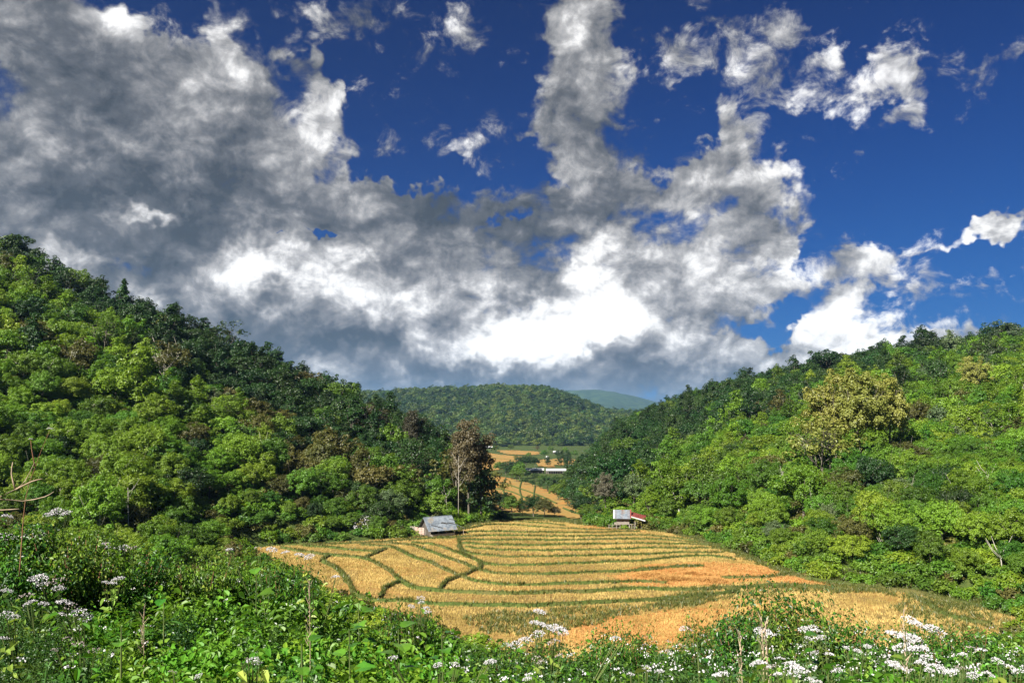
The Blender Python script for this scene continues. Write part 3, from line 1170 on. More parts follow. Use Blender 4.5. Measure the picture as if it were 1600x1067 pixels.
ORD = ['leftmost', 'second', 'third', 'fourth', 'fifth', 'sixth', 'seventh', 'eighth', 'ninth', 'tenth', 'eleventh', 'twelfth',
       'thirteenth', 'fourteenth', 'fifteenth', 'sixteenth', 'seventeenth', 'eighteenth', 'nineteenth', 'twentieth'] + ['twenty-' + s for s in ('first', 'second', 'third', 'fourth', 'fifth', 'sixth', 'seventh', 'eighth', 'ninth')] + \
      ['thirtieth'] + ['thirty-' + s for s in ('first', 'second', 'third', 'fourth', 'fifth', 'sixth', 'seventh', 'eighth', 'ninth')] + ['fortieth'] * 60
cells = {}
for t in single:
    cells.setdefault((zone(t), SHADE[t[5]], FORM[t[3][:4]]), []).append(t)
for (zn, shade, form), lst in cells.items():
    lst.sort(key=lambda t: t[7])
    hill, part, side = zn
    for i, t in enumerate(lst):
        if len(lst) == 1:
            lab = 'only %s %s tree %s, %s of %s' % (shade, form, part, side, hill)
        elif i == 0:
            lab = 'leftmost %s %s tree %s, %s of %s' % (shade, form, part, side, hill)
        else:
            lab = '%s from left, %s %s tree %s, %s of %s' % (ORD[i], shade, form, part, side, hill)
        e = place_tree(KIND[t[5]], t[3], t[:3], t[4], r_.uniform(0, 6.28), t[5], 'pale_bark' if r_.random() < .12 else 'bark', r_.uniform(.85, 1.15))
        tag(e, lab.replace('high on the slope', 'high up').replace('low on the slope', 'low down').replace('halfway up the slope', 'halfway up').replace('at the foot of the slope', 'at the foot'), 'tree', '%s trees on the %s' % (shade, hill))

# remaining trees of the near hills
keys = sorted({(t[3], t[5]) for t in rest})
if rest:
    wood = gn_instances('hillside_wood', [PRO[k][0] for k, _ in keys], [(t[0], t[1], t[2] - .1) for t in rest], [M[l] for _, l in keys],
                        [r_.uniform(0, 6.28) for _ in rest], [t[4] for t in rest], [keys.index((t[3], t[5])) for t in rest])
    tag(wood, 'dense wood of small distant trees filling in the upper slopes', 'wood', kind='stuff')

# undergrowth between the trunks
def ok_under(x, y):
    t = x / y
    a = (t < -.015) & (y < ridge_y(x, y) + 5)
    b = (t > .10) & (y < ridge_y(x, y) + 5)
    return (a | b) & ~in_poly(x, y, OUT) & (dist_poly(x, y, OUT) > 1.2) & (y > 40) & ((y > 60) | (np.abs(x) > 22))


def vis_under(x, y):
    return np.interp(y, [60, 120, 180, 250, 600], [1.3, 1.45, 1.9, 3.0, 6.0])


ux, uy = scatter(110000, (-.80, .80), (40, 560), rngT, vis_under, ok_under)
uz = height(ux, uy)
um = ['light', 'mid', 'mid', 'olive', 'dark']
combo = [('bush%d' % i, m_) for i in range(3) for m_ in ('light', 'mid', 'olive', 'dark')]
uidx, usc = [], []
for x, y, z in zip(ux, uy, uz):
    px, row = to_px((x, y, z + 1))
    lf = 'dark' if r_.random() < cloud_shade_zone(px, row) else ('light' if r_.random() < .42 else 'mid' if r_.random() < .75 else 'olive')  # bushes inside the zone get the painted cloud shade as well
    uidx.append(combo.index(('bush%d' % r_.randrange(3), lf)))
    usc.append(np.interp(y, [60, 120, 250, 600], [.75, 1.0, 1.5, 2.6]) * r_.uniform(.7, 1.2))
und = gn_instances('undergrowth', [PRO[k][0] for k, _ in combo], list(zip(ux, uy, uz)), [M[l] for _, l in combo],
                   [r_.uniform(0, 6.28) for _ in ux], usc, uidx)
tag(und, 'low green undergrowth covering the hillsides between the trees', 'undergrowth', kind='stuff')
print('undergrowth', len(ux))

# the far wooded hills across the valley
M['far_a'] = leaf_mat('far_leaves_light', (.045, .085, .014), (.10, .145, .022), scale=.3)
M['far_b'] = leaf_mat('far_leaves_dark', (.016, .042, .010), (.038, .075, .014), scale=.3)


def ok_far(x, y):
    return (height(x, y) > -44.5) | ((vnoise(x, y, 60, 15) > -.1) & (np.abs(x / y - .02) < .2) & (y > 1330))


fx_, fy_ = scatter(26000, (-.26, .22), (1300, 2250), rngT, lambda x, y: 7.5 + 0 * x, ok_far)
fz_ = height(fx_, fy_)
combo = [('far%d' % i, m_) for i in range(3) for m_ in ('far_a', 'far_b')]
fidx = [combo.index(('far%d' % r_.randrange(3), 'far_b' if r_.random() < .35 + .5 * vnoise(np.array([x]), np.array([y]), 140, 12)[0] else 'far_a')) for x, y in zip(fx_, fy_)]
fw = gn_instances('distant_forest', [PRO[k][0] for k, _ in combo], list(zip(fx_, fy_, fz_)), [M[l] for _, l in combo],
                  [r_.uniform(0, 6.28) for _ in fx_], [r_.choice((.55, .8, 1.0, 1.2, 1.5, 1.9)) * r_.uniform(.85, 1.15) for _ in fx_], fidx)
tag(fw, 'forest covering the round hill across the valley', 'forest', kind='stuff')
print('far', len(fx_))

# ------------------------------------------------------------------ the stubble terraces
def soil_mat(name, c1, c2, c3, s=2.2, streak=(1, 1, 1)):
    m, b, o = new_mat(name)
    g = b.node('ShaderNodeNewGeometry')
    pos = b.vmath('MULTIPLY', g.outputs['Position'], streak)
    n = b.noise(pos, s, 6.0, 0.7)
    n2 = b.noise(pos, .07, 5.0, 0.65, .8)
    n3 = b.noise(pos, .45, 4.0, 0.6)
    c = b.mix(b.rng(n, .35, .65), c1, c2)
    c = b.mix(b.math('MULTIPLY', b.rng(n2, .45, .66), .8), c, c3)
    c = b.mix(b.math('MULTIPLY', b.rng(n3, .50, .72), .5), c, (c1[0] * .6, c1[1] * .62, c1[2] * .6))
    p = b.node('ShaderNodeBsdfPrincipled')
    b.put(p.inputs['Base Color'], c)
    p.inputs['Roughness'].default_value = .9
    p.inputs['Specular IOR Level'].default_value = .1
    bp = b.node('ShaderNodeBump')
    bp.inputs['Strength'].default_value = .7
    bp.inputs['Distance'].default_value = .12
    b.put(bp.inputs['Height'], n)
    b.put(p.inputs['Normal'], bp.outputs[0])
    b.t.links.new(p.outputs[0], o.inputs['Surface'])
    return m


M['stubble_soil'] = soil_mat('stubble_soil', (.13, .085, .030), (.27, .19, .060), (.32, .17, .05))
M['orange_soil'] = soil_mat('orange_straw', (.30, .14, .04), (.46, .25, .08), (.34, .12, .035), 3.0)
M['valley_soil'] = soil_mat('valley_stubble', (.19, .12, .036), (.30, .20, .06), (.34, .145, .036), .8)
M['bund'] = soil_mat('grassy_bund', (.035, .055, .012), (.075, .10, .022), (.10, .085, .03))


def straw_leaf(name, a, b_):
    return leaf_mat(name, a, b_, trans=.25, rough=.6, spec=.15, hue=.01, scale=.08, obj_rand=0, leaf_rand=.8)


M['stubble'] = straw_leaf('rice_stubble', (.24, .18, .05), (.58, .44, .155))
M['straw'] = straw_leaf('loose_straw', (.36, .19, .055), (.58, .34, .12))
M['grass'] = leaf_mat('bund_grass', (.050, .072, .012), (.125, .135, .028), trans=.25, scale=.5, obj_rand=0)
M['weed'] = leaf_mat('field_weeds', (.050, .080, .014), (.19, .165, .04), trans=.25, scale=.5, obj_rand=0)


def sheet(name, poly, step, mat, lift, zfun, parent=None, wob=.5):
    poly = np.asarray(poly)
    x0, y0 = poly.min(0) - 1
    x1, y1 = poly.max(0) + 1
    xs = np.arange(x0, x1 + step, step)
    ys = np.arange(y0, y1 + step, step)
    X_, Y_ = np.meshgrid(xs, ys)
    wx = X_ + wob * vnoise(X_, Y_, 3.0, 20) + wob * .5 * vnoise(X_, Y_, 1.1, 21)
    wy = Y_ + wob * vnoise(X_, Y_, 3.0, 22)
    ins = in_poly(wx, wy, poly)
    Z_ = zfun(X_, Y_) + lift
    n_, m_ = X_.shape
    i, j = np.meshgrid(np.arange(n_ - 1), np.arange(m_ - 1), indexing='ij')
    k = ins[:-1, :-1] | ins[1:, 1:]
    i, j = i[k], j[k]
    f = np.stack([i * m_ + j, i * m_ + j + 1, (i + 1) * m_ + j + 1, (i + 1) * m_ + j], 1)
    used, inv = np.unique(f, return_inverse=True)
    v = np.stack([X_.ravel(), Y_.ravel(), Z_.ravel()], 1)[used]
    return link(name, mesh_np(name, v, inv.reshape(f.shape), [mat], smooth=True), parent)


def fieldz(x, y):
    return field_z(x, y) + .05 * vnoise(x, y, 2.3, 30) + .10 * vnoise(x, y, 7, 31)


field = sheet('rice_field', OUT, .7, M['stubble_soil'], 0.0, fieldz)
tag(field, kind='structure')


def c5(*p):
    return [(400 + a / 2.667, 780 + b / 2.667) for a, b in p]


def c7(*p):
    return [(1000 + a / 2.667, 780 + b / 2.667) for a, b in p]


def spline(pts, step):
    """Catmull-Rom through the points, resampled"""
    P = np.array(pts, float)
    P = np.vstack([2 * P[0] - P[1], P, 2 * P[-1] - P[-2]])
    out = []
    for i in range(1, len(P) - 2):
        n_ = max(2, int(np.linalg.norm(P[i + 1] - P[i]) / step))
        for k in range(n_):
            t = k / n_
            out.append(.5 * ((2 * P[i]) + (P[i + 1] - P[i - 1]) * t + (2 * P[i - 1] - 5 * P[i] + 4 * P[i + 1] - P[i + 2]) * t * t
                             + (-P[i - 1] + 3 * P[i] - 3 * P[i + 1] + P[i + 2]) * t ** 3))
    out.append(P[-2])
    return np.array(out)


BUNDS = [  # lines, half width, height
    (c5((100, 205), (300, 235), (450, 250), (540, 290), (600, 340), (660, 375), (740, 385), (850, 388), (1000, 395), (1200, 392), (1600, 375)) +
     c7((100, 380), (200, 378), (400, 370), (560, 362), (700, 368), (860, 380)), .42, .42),
    (c5((440, 190), (560, 200), (640, 235), (720, 262), (800, 300), (850, 325), (930, 350), (1050, 358), (1250, 355), (1600, 345)) + c7((110, 350),), .34, .36),
    (c5((480, 180), (620, 190), (700, 210), (800, 245), (880, 275), (930, 295), (1000, 310), (1150, 315), (1350, 310), (1600, 298)) + c7((100, 290), (200, 281), (262, 283)), .34, .36),
    (c5((650, 180), (760, 195), (850, 225), (900, 245), (960, 270), (1100, 278), (1300, 272), (1450, 265), (1600, 260)) + c7((150, 245), (300, 240), (400, 254)), .34, .34),
    (c5((840, 195), (880, 222), (1000, 240), (1200, 241), (1400, 236), (1600, 232)) + c7((200, 225), (350, 226)), .32, .32),
    (c5((870, 200), (1000, 212), (1200, 215), (1400, 212), (1600, 208)) + c7((200, 205), (330, 208)), .32, .32),
    (c5((860, 184), (1000, 190), (1200, 193), (1400, 190), (1600, 187)) + c7((150, 190), (320, 193)), .32, .32),
    (c5((840, 170), (1000, 172), (1200, 174), (1400, 171), (1600, 167)) + c7((150, 176), (300, 190)), .3, .3),
    (c5((760, 160), (900, 155), (1000, 152), (1300, 157), (1600, 152)) + c7((120, 162), (250, 176)), .3, .3),
    (c5((720, 150), (840, 141), (1000, 136), (1200, 139), (1400, 140), (1600, 138)), .3, .3),
    (c5((800, 138), (880, 124), (960, 110), (1060, 108), (1200, 118), (1400, 126), (1560, 130)), .3, .28),
    (c5((850, 128), (900, 108), (960, 97), (1060, 93), (1200, 101), (1290, 112)), .3, .28),
    (c5((20, 192), (200, 190), (350, 186), (500, 181), (650, 168), (830, 162)), .34, .32),
    (c5((200, 196), (330, 208), (480, 218), (535, 211)), .34, .34),
    (c5((545, 207), (500, 225), (450, 247)), .34, .34),
    (c5((935, 262), (928, 290), (850, 325), (790, 345), (762, 382)), .38, .36),
    (c5((608, 345), (560, 360), (530, 385), (520, 412)), .4, .38),
    (c5((305, 235), (285, 248), (270, 262)), .4, .36),
    (c5((842, 165), (850, 195), (860, 225), (900, 250)), .34, .32),
    (c5((280, 262), (340, 295), (380, 340), (400, 385), (430, 410), (500, 425), (600, 425), (750, 440), (900, 446), (1100, 446), (1300, 440), (1600, 425)) + c7((150, 415), (300, 400), (420, 385)), .42, .42),
    (c7((330, 200), (380, 215), (450, 240), (600, 300), (700, 335), (850, 352), (1000, 372), (1150, 387), (1250, 412), (1400, 442), (1550, 478)), .75, .40),
    (c7((345, 328), (480, 331), (560, 324), (640, 315)), .42, .34),
    (c7((130, 288), (190, 284), (262, 281)), .42, .30),
    (c7((1130, 398), (1190, 430), (1250, 468), (1330, 500), (1460, 525)), .5, .35),
    (c7((0, 292), (50, 292), (105, 289)), .35, .30),
]
BUND_XY = []
mid_pt = []
for k, (ln, hw, hh) in enumerate(BUNDS):
    g_ = np.array([on_field(*p) for p in ln])
    c = spline(g_, 1.2)
    c[:, 0] += .18 * vnoise(c[:, 0], c[:, 1], 3.1, 40)
    c[:, 1] += .22 * vnoise(c[:, 0], c[:, 1], 2.7, 41)
    BUND_XY.append((c, hw, hh))
    tng = np.gradient(c, axis=0)
    tng /= np.linalg.norm(tng, axis=1, keepdims=True) + 1e-9
    nr_ = np.stack([-tng[:, 1], tng[:, 0]], 1)
    h = hh * (1 + .25 * vnoise(c[:, 0], c[:, 1], 1.9, 42))
    wv = hw * .66 * (1 + .42 * vnoise(c[:, 0], c[:, 1], 2.4, 43))
    cross = [(-1.25, -.12), (-.62, .72), (0, 1.0), (.62, .72), (1.25, -.12)]
    v = []
    for a, b in cross:
        q = c + nr_ * (wv * a)[:, None]
        v.append(np.stack([q[:, 0], q[:, 1], fieldz(q[:, 0], q[:, 1]) + h * b], 1))
    v = np.stack(v, 1).reshape(-1, 3)
    n_ = len(c)
    f = [(i * 5 + j, (i + 1) * 5 + j, (i + 1) * 5 + j + 1, i * 5 + j + 1) for i in range(n_ - 1) for j in range(4)]
    link('earth_bund', mesh_np('earth_bund', v, f, [M['bund']], smooth=True), field)


def blades(P, h, w_, rng, lean=.35, n=4):
    """tufts of n narrow blades at points P (m,3)"""
    m = len(P)
    base = np.repeat(P, n, 0)
    hh = np.repeat(np.asarray(h) * np.ones(m), n) * rng.uniform(.6, 1.3, m * n)
    a = rng.uniform(0, 2 * math.pi, m * n)
    off = rng.normal(0, 1, (m * n, 2)) * (np.repeat(np.asarray(h) * np.ones(m), n)[:, None] * .25)
    b0 = base.copy()
    b0[:, :2] += off
    d = np.stack([np.cos(a), np.sin(a), 0 * a], 1) * (w_ * np.ones(m * n))[:, None] * .5
    tip = b0.copy()
    tip[:, 0] += hh * lean * rng.normal(0, 1, m * n)
    tip[:, 1] += hh * lean * rng.normal(0, 1, m * n)
    tip[:, 2] += hh
    b0[:, 2] -= .03
    v = np.stack([b0 - d, b0 + d, tip], 1).reshape(-1, 3)
    return v, np.arange(3 * m * n).reshape(-1, 3)


rngF = np.random.default_rng(8)
# stubble tufts in rough rows on every terrace
n_try = 150000
bx0, by0 = OUT.min(0)
bx1, by1 = OUT.max(0)
sx = rngF.uniform(bx0, bx1, n_try)
sy = rngF.uniform(by0, by1, n_try)
k = in_poly(sx, sy, OUT)
sx, sy = sx[k], sy[k]
sx = np.round(sx / .38) * .38 + rngF.normal(0, .07, len(sx))
sy = np.round(sy / .42) * .42 + rngF.normal(0, .07, len(sy)) + .5 * vnoise(sx, sy, 12, 50)
dB = np.full(len(sx), 9.0)
for c, hw, hh in BUND_XY:
    bb0, bb1 = c.min(0) - 3, c.max(0) + 3
    q = (sx > bb0[0]) & (sx < bb1[0]) & (sy > bb0[1]) & (sy < bb1[1])
    cs = c[::2] if len(c) > 6 else c
    dB[q] = np.minimum(dB[q], dist_poly(sx[q], sy[q], cs, closed=False) - hw)


def poly_f(pts):
    return np.array([on_field(*p) for p in pts])


ORANGE = [poly_f([(965, 898), (985, 888), (1010, 884), (1060, 880), (1120, 878), (1170, 882), (1235, 893), (1290, 907), (1322, 914), (1290, 916), (1240, 915), (1190, 905), (1120, 914), (1040, 917), (985, 915), (960, 908)]),
          poly_f([(850, 985), (900, 970), (960, 965), (1010, 958), (1060, 952), (1110, 948), (1130, 960), (1100, 985), (1040, 1005), (960, 1010), (880, 1010)]),
          ]
k = dB > .25
for pg in ORANGE[:1]:
    k &= ~(in_poly(sx, sy, pg) & (rngF.random(len(sx)) < .8))
k &= (rngF.random(len(sx)) < .60 + .55 * vnoise(sx, sy, 4, 51)) | (rngF.random(len(sx)) < .25)
P = np.stack([sx[k], sy[k], fieldz(sx[k], sy[k])], 1)
v, f = blades(P, .26, .085, rngF, .30, 4)
tag(link('rice_stubble', mesh_np('rice_stubble', v, f, [M['stubble']])), 'golden rice stubble covering the terraces between the grassy bunds', 'stubble', kind='stuff')
print('stubble', len(P))
for i, pg in enumerate(ORANGE):
    o_ = sheet('bare_orange_soil', pg, .5, M['orange_soil'], .035, fieldz, wob=1.6)
    tag(o_, kind='structure')
# loose straw raked over the orange patch
sx = rngF.uniform(bx0, bx1, 60000)
sy = rngF.uniform(by0, by1, 60000)
k = in_poly(sx + vnoise(sx, sy, 2, 52), sy, ORANGE[0]) | (in_poly(sx + vnoise(sx, sy, 2, 52), sy, ORANGE[1]) & (rngF.random(len(sx)) < .6))
P = np.stack([sx[k], sy[k], fieldz(sx[k], sy[k]) + .04], 1)
v, f = blades(P, .20, .10, rngF, 1.6, 4)
tag(link('loose_straw', mesh_np('loose_straw', v, f, [M['straw']])), 'loose orange straw spread over the bare patch on the right terraces', 'straw', kind='stuff')

# heaps of raked straw
for k_, (px, row, s_, lab) in enumerate(((1010, 899, 1.5, 'leftmost low heap of orange straw at the left end of the bare patch'), (1048, 905, 1.9, 'widest low straw heap on the front edge of the bare patch'),
                                         (1085, 897, 1.2, 'small straw heap in the middle of the bare patch'), (1112, 908, 1.6, 'rightmost straw heap on the bare patch'))):
    g0 = on_field(px, row)
    m_ = 900
    a_, q_ = rngF.uniform(0, 6.28, m_), np.sqrt(rngF.uniform(0, 1, m_))
    lob_ = 1 + .25 * np.sin(a_ * 2 + k_) + .15 * np.sin(a_ * 3 + 2 * k_)
    P = np.stack([np.cos(a_) * q_ * s_ * 1.5 * lob_, np.sin(a_) * q_ * s_ * lob_, .42 * s_ * .6 * (1 - q_ ** 2)], 1)
    v, f = blades(P, .22, .10, rngF, 1.3, 3)
    o_ = link('straw_heap', mesh_np('straw_heap', v, f, [M['straw']]), None, (g0[0], g0[1], float(fieldz(g0[0], g0[1])) + .03))
    tag(o_, lab, 'straw heap', 'straw heaps on the bare patch')

# grass on the bunds
P = []
for c, hw, hh in BUND_XY:
    L = len(c)
    m_ = int(L * 1.2 * 11)
    i = rngF.uniform(0, L - 1.001, m_)
    i0 = i.astype(int)
    p = c[i0] + (c[i0 + 1] - c[i0]) * (i - i0)[:, None]
    off = rngF.normal(0, hw * .46, (m_, 2))
    p = p + off
    keep = rngF.random(m_) < .75 + .45 * vnoise(p[:, 0], p[:, 1], 2.6, 55)
    p, off = p[keep], off[keep]
    P.append(np.stack([p[:, 0], p[:, 1], fieldz(p[:, 0], p[:, 1]) + hh * np.clip(1 - np.hypot(off[:, 0], off[:, 1]) / (hw * 1.4), 0, 1)], 1))
P = np.concatenate(P)
v, f = blades(P, .34, .11, rngF, .40, 4)
tag(link('bund_grass', mesh_np('bund_grass', v, f, [M['grass']])), 'short green grass growing along the bunds of the terraces', 'grass', kind='stuff')

# weedy strips: far rim, right rim, the neglected lower terraces
WEEDY = [poly_f([(720, 965), (760, 955), (850, 958), (905, 965), (960, 955), (1010, 945), (1070, 925), (1130, 918), (1200, 915), (1330, 916), (1400, 925), (1330, 930), (1240, 925), (1180, 932), (1120, 938), (1060, 955), (980, 962), (900, 985), (840, 1000), (760, 990)]),
         poly_f([(860, 950), (950, 947), (1050, 942), (1100, 935), (1090, 948), (1000, 957), (900, 960), (860, 958)]),
         poly_f([(1050, 835), (1110, 852), (1170, 876), (1225, 898), (1300, 915), (1400, 932), (1480, 950), (1560, 975), (1610, 1000), (1640, 980), (1560, 945), (1450, 920), (1330, 905), (1260, 893), (1180, 860), (1100, 835)]),
         poly_f([(640, 842), (700, 836), (740, 822), (800, 813), (900, 818), (960, 826), (1040, 832), (1080, 838), (1060, 826), (960, 816), (900, 810), (800, 806), (730, 812), (690, 826)]),
         poly_f([(1420, 930), (1470, 945), (1540, 965), (1600, 1000), (1500, 1010), (1440, 975), (1400, 950)])]
P = []
for pg, dn in zip(WEEDY, (9, 6, 13, 10, 5)):
    lo, hi = pg.min(0), pg.max(0)
    m_ = int((hi - lo).prod() * dn)
    x, y = rngF.uniform(lo[0], hi[0], m_), rngF.uniform(lo[1], hi[1], m_)
    k = in_poly(x + .8 * vnoise(x, y, 2, 57), y + .8 * vnoise(x, y, 2, 58), pg) & (rngF.random(m_) < .62 + .6 * vnoise(x, y, 4.5, 56))
    x, y = x[k], y[k]
    P.append(np.stack([x, y, np.where(in_poly(x, y, OUT), fieldz(x, y), height(x, y))], 1))
P = np.concatenate(P)
v, f = blades(P, .42, .15, rngF, .55, 5)
tag(link('field_weeds', mesh_np('field_weeds', v, f, [M['weed']])), 'straggling green weeds along the rims of the rice terraces', 'weeds', kind='stuff')
print('weeds', len(P))


def ground_hit(px, row, y0=60.0, y1=3000.0):
    d = px_dir(px, row)
    ys = np.geomspace(y0, y1, 900)
    xs = d.x / d.y * ys
    k = np.where(height(xs, ys) > d.z / d.y * ys)[0]
    y = ys[k[0]] if len(k) else y1
    return np.array([d.x / d.y * y, y])


# ------------------------------------------------------------------ the lower valley beyond
def poly_g(pts, y0=212):
    return np.array([ground_hit(a, b, y0) for a, b in pts])


VAL = [
    (poly_g([(758, 742), (775, 744), (800, 749), (830, 757), (850, 765), (872, 775), (890, 787), (908, 797), (935, 803), (965, 806), (968, 812), (930, 812), (880, 806), (840, 803), (800, 800), (765, 798)]), 'valley_field', 2.0),
    (poly_g([(757, 708), (790, 712), (815, 714), (806, 722), (782, 729), (784, 734), (758, 736)], 300), 'valley_field', 4.0),
    (poly_g([(778, 704), (800, 704), (840, 706), (838, 711), (795, 710)], 300), 'valley_field', 5.0),
    (poly_g([(838, 718), (860, 719), (862, 731), (842, 728)], 300), 'valley_field', 4.0),
    (poly_g([(862, 718), (876, 717), (907, 720), (906, 728), (862, 727)], 300), 'valley_field', 4.0),
]
for pg, nm, st in VAL:
    tag(sheet(nm, pg, st, M['valley_soil'], .22 if st < 3 else .5, height, wob=st * .8), kind='structure')
vb = [[(765, 752), (790, 757), (820, 767), (845, 776), (870, 788)], [(766, 764), (795, 768), (822, 779), (850, 792), (872, 800)],
      [(790, 748), (785, 760), (788, 775), (780, 795)], [(815, 752), (812, 765), (815, 780), (812, 798)], [(836, 760), (834, 775), (836, 790), (840, 800)],
      [(766, 776), (800, 782), (830, 790), (850, 800)], [(880, 795), (900, 803), (930, 807)], [(765, 716), (790, 718), (806, 720)], [(762, 724), (784, 726)]]
for ln in vb:
    g_ = spline(np.array([ground_hit(a, b, 212) for a, b in ln]), 2.5)
    tng = np.gradient(g_, axis=0)
    tng /= np.linalg.norm(tng, axis=1, keepdims=True) + 1e-9
    nr_ = np.stack([-tng[:, 1], tng[:, 0]], 1)
    wv = g_[:, 1] / 1232 * 1.3
    v = []
    for a, b in ((-1.2, .1), (-.5, .75), (.5, .75), (1.2, .1)):
        q = g_ + nr_ * (wv * a)[:, None]
        v.append(np.stack([q[:, 0], q[:, 1], height(q[:, 0], q[:, 1]) + b], 1))
    v = np.stack(v, 1).reshape(-1, 3)
    f = [(i * 4 + j, (i + 1) * 4 + j, (i + 1) * 4 + j + 1, i * 4 + j + 1) for i in range(len(g_) - 1) for j in range(3)]
    tag(link('valley_bund', mesh_np('valley_bund', v, f, [M['bund']], smooth=True)), kind='structure')
tag(sheet('bare_path', poly_f([(905, 826), (915, 820), (935, 816), (955, 815), (975, 822), (1010, 826), (1012, 832), (960, 829), (925, 828)]), .6, M['orange_soil'], .05,
          lambda x, y: np.maximum(fieldz(x, y), height(x, y)), wob=1.0), kind='structure')

# trees and bushes standing in and along the valley gap: px, row of the foot, height, form, leaves
GAP = [(745, 806, 5.5, 'near1', 'olive'), (765, 806, 4.6, 'near0', 'olive'), (784, 804, 6.0, 'near2', 'dark'), (800, 806, 5.2, 'near3', 'mid'),
       (816, 806, 3.6, 'near0', 'olive'), (834, 807, 5.4, 'near1', 'dark'), (851, 808, 4.8, 'near2', 'olive'), (866, 808, 2.8, 'near3', 'brown'),
       (908, 812, 5.2, 'near0', 'dark'), (918, 813, 3.2, 'near3', 'mid'), (930, 814, 2.8, 'near1', 'dark'),
       (790, 742, 8, 'round0', 'dark'), (800, 744, 9, 'round1', 'dark'), (812, 748, 9, 'round2', 'mid'), (824, 748, 9, 'round3', 'dark'),
       (836, 752, 9, 'round0', 'dark'), (848, 756, 9, 'round1', 'mid'), (858, 758, 8, 'round2', 'dark'), (868, 760, 9, 'tall1', 'dark'),
       (880, 764, 9, 'round3', 'dark'), (890, 762, 9, 'round0', 'dark'), (902, 768, 10, 'round1', 'dark'), (914, 774, 10, 'wide0', 'dark'),
       (926, 780, 10, 'round2', 'dark'), (940, 786, 9, 'round3', 'mid'), (955, 790, 9, 'round1', 'dark'), (845, 764, 7, 'round0', 'dark'),
       (870, 772, 7.5, 'round2', 'dark'), (885, 778, 7.5, 'round3', 'mid'), (900, 784, 7.5, 'round0', 'dark'), (915, 790, 7.5, 'round2', 'dark'),
       (930, 796, 7, 'round1', 'mid'), (796, 747, 7, 'round3', 'dark'), (807, 753, 7, 'round1', 'mid'), (820, 757, 7, 'round0', 'dark'), (832, 761, 7, 'round3', 'dark'), (856, 769, 7, 'round1', 'dark'), (872, 782, 6, 'round0', 'mid'), (888, 790, 6, 'round2', 'dark'), (905, 797, 6, 'round3', 'dark'), (944, 799, 7, 'round3', 'dark'), (895, 770, 9, 'round3', 'dark'), (910, 782, 9, 'round1', 'dark'), (925, 788, 9, 'round0', 'dark'), (780, 739, 7, 'round2', 'mid'), (820, 740, 10, 'wide1', 'dark'), (905, 755, 12, 'round1', 'dark'),
       (918, 762, 12, 'round3', 'dark'), (935, 770, 12, 'round0', 'dark'), (950, 778, 12, 'wide1', 'dark'), (965, 788, 11, 'round2', 'dark'),
       (836, 730, 9, 'round0', 'dark'), (856, 730, 10, 'tall0', 'dark'), (877, 730, 15, 'tall1', 'dark'), (887, 731, 15, 'tall0', 'dark'),
       (808, 724, 8, 'round1', 'olive'), (822, 726, 9, 'lacy0', 'brown'), (826, 719, 8, 'round2', 'mid'), (850, 716, 9, 'round3', 'mid'),
       (872, 716, 9, 'round0', 'dark'), (898, 716, 9, 'round1', 'mid'), (774, 706, 9, 'round2', 'mid'), (798, 705, 9, 'round3', 'mid'),
       (860, 708, 9, 'round1', 'mid'), (884, 710, 9, 'round0', 'mid'), (840, 706, 8, 'lacy1', 'brown')]
WHERE = [(812, 'in the valley gap, at the far rim of the rice terraces'), (756, 'in the dark belt beside the long white roof'), (0, 'among the far golden fields of the valley')]
gi_ = {}
lst = []
for px, row, h_, key, leaf in GAP:
    g_ = ground_hit(px, row, 206 if row > 801 else 215)
    if row > 801:
        wh = 'at the far rim of the terraces'
    elif row > 735:
        wh = 'in the belt around the long white roof'
    else:
        wh = 'among the far golden fields'
    lst.append((px, row, h_, key, leaf, g_, wh))
for t in sorted(lst, key=lambda t: t[0]):
    px, row, h_, key, leaf, g_, wh = t
    SH = dict(SHADE, brown='brown')
    n = gi_[(wh, SH[leaf])] = gi_.get((wh, SH[leaf]), -1) + 1
    if 812 < px < 892 and 742 < row < 765:
        h_ *= .50
    e = place_tree('valley_tree' if row <= 801 else 'rim_tree', key, (g_[0], g_[1], gz(*g_)), h_ / PRO[key][3] * (1.30 if row > 801 else 1.35 if row > 735 else 1.1), r_.uniform(0, 6.28), leaf)
    e.scale = (e.scale[0] * 1.1, e.scale[1] * 1.1, e.scale[2])
    tag(e, '%s %s tree %s, counted from the left' % (ORD[n], SH[leaf], wh), 'tree', 'trees %s' % wh)

# ------------------------------------------------------------------ the two huts and the valley sheds
M['tin'] = plain_mat('grey_tin', (.10, .122, .145), (.20, .225, .25), 1.6, rough=.5, spec=.5, c3=(.20, .17, .13), bump=.2)
M['tin_light'] = plain_mat('pale_tin', (.10, .107, .12), (.18, .185, .20), 1.6, rough=.6, spec=.3, c3=(.16, .11, .085))
M['tin_red'] = plain_mat('red_tin', (.14, .028, .022), (.21, .05, .038), 1.8, rough=.5, spec=.4, c3=(.20, .09, .06))
M['white_paint'] = plain_mat('white_sheet', (.42, .42, .40), (.56, .56, .54), 2.0, rough=.6)
M['old_wood'] = plain_mat('weathered_wood', (.16, .14, .115), (.30, .26, .215), 3.0, stretch=(1, 1, 5), bump=.4)
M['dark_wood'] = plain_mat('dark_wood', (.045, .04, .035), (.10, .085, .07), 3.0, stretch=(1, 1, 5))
M['pink_wood'] = plain_mat('pinkish_boards', (.34, .22, .18), (.50, .36, .29), 2.0, stretch=(.6, .6, 4), bump=.3)
M['cream_wood'] = plain_mat('cream_boards', (.50, .44, .32), (.70, .64, .50), 2.5, bump=.2)


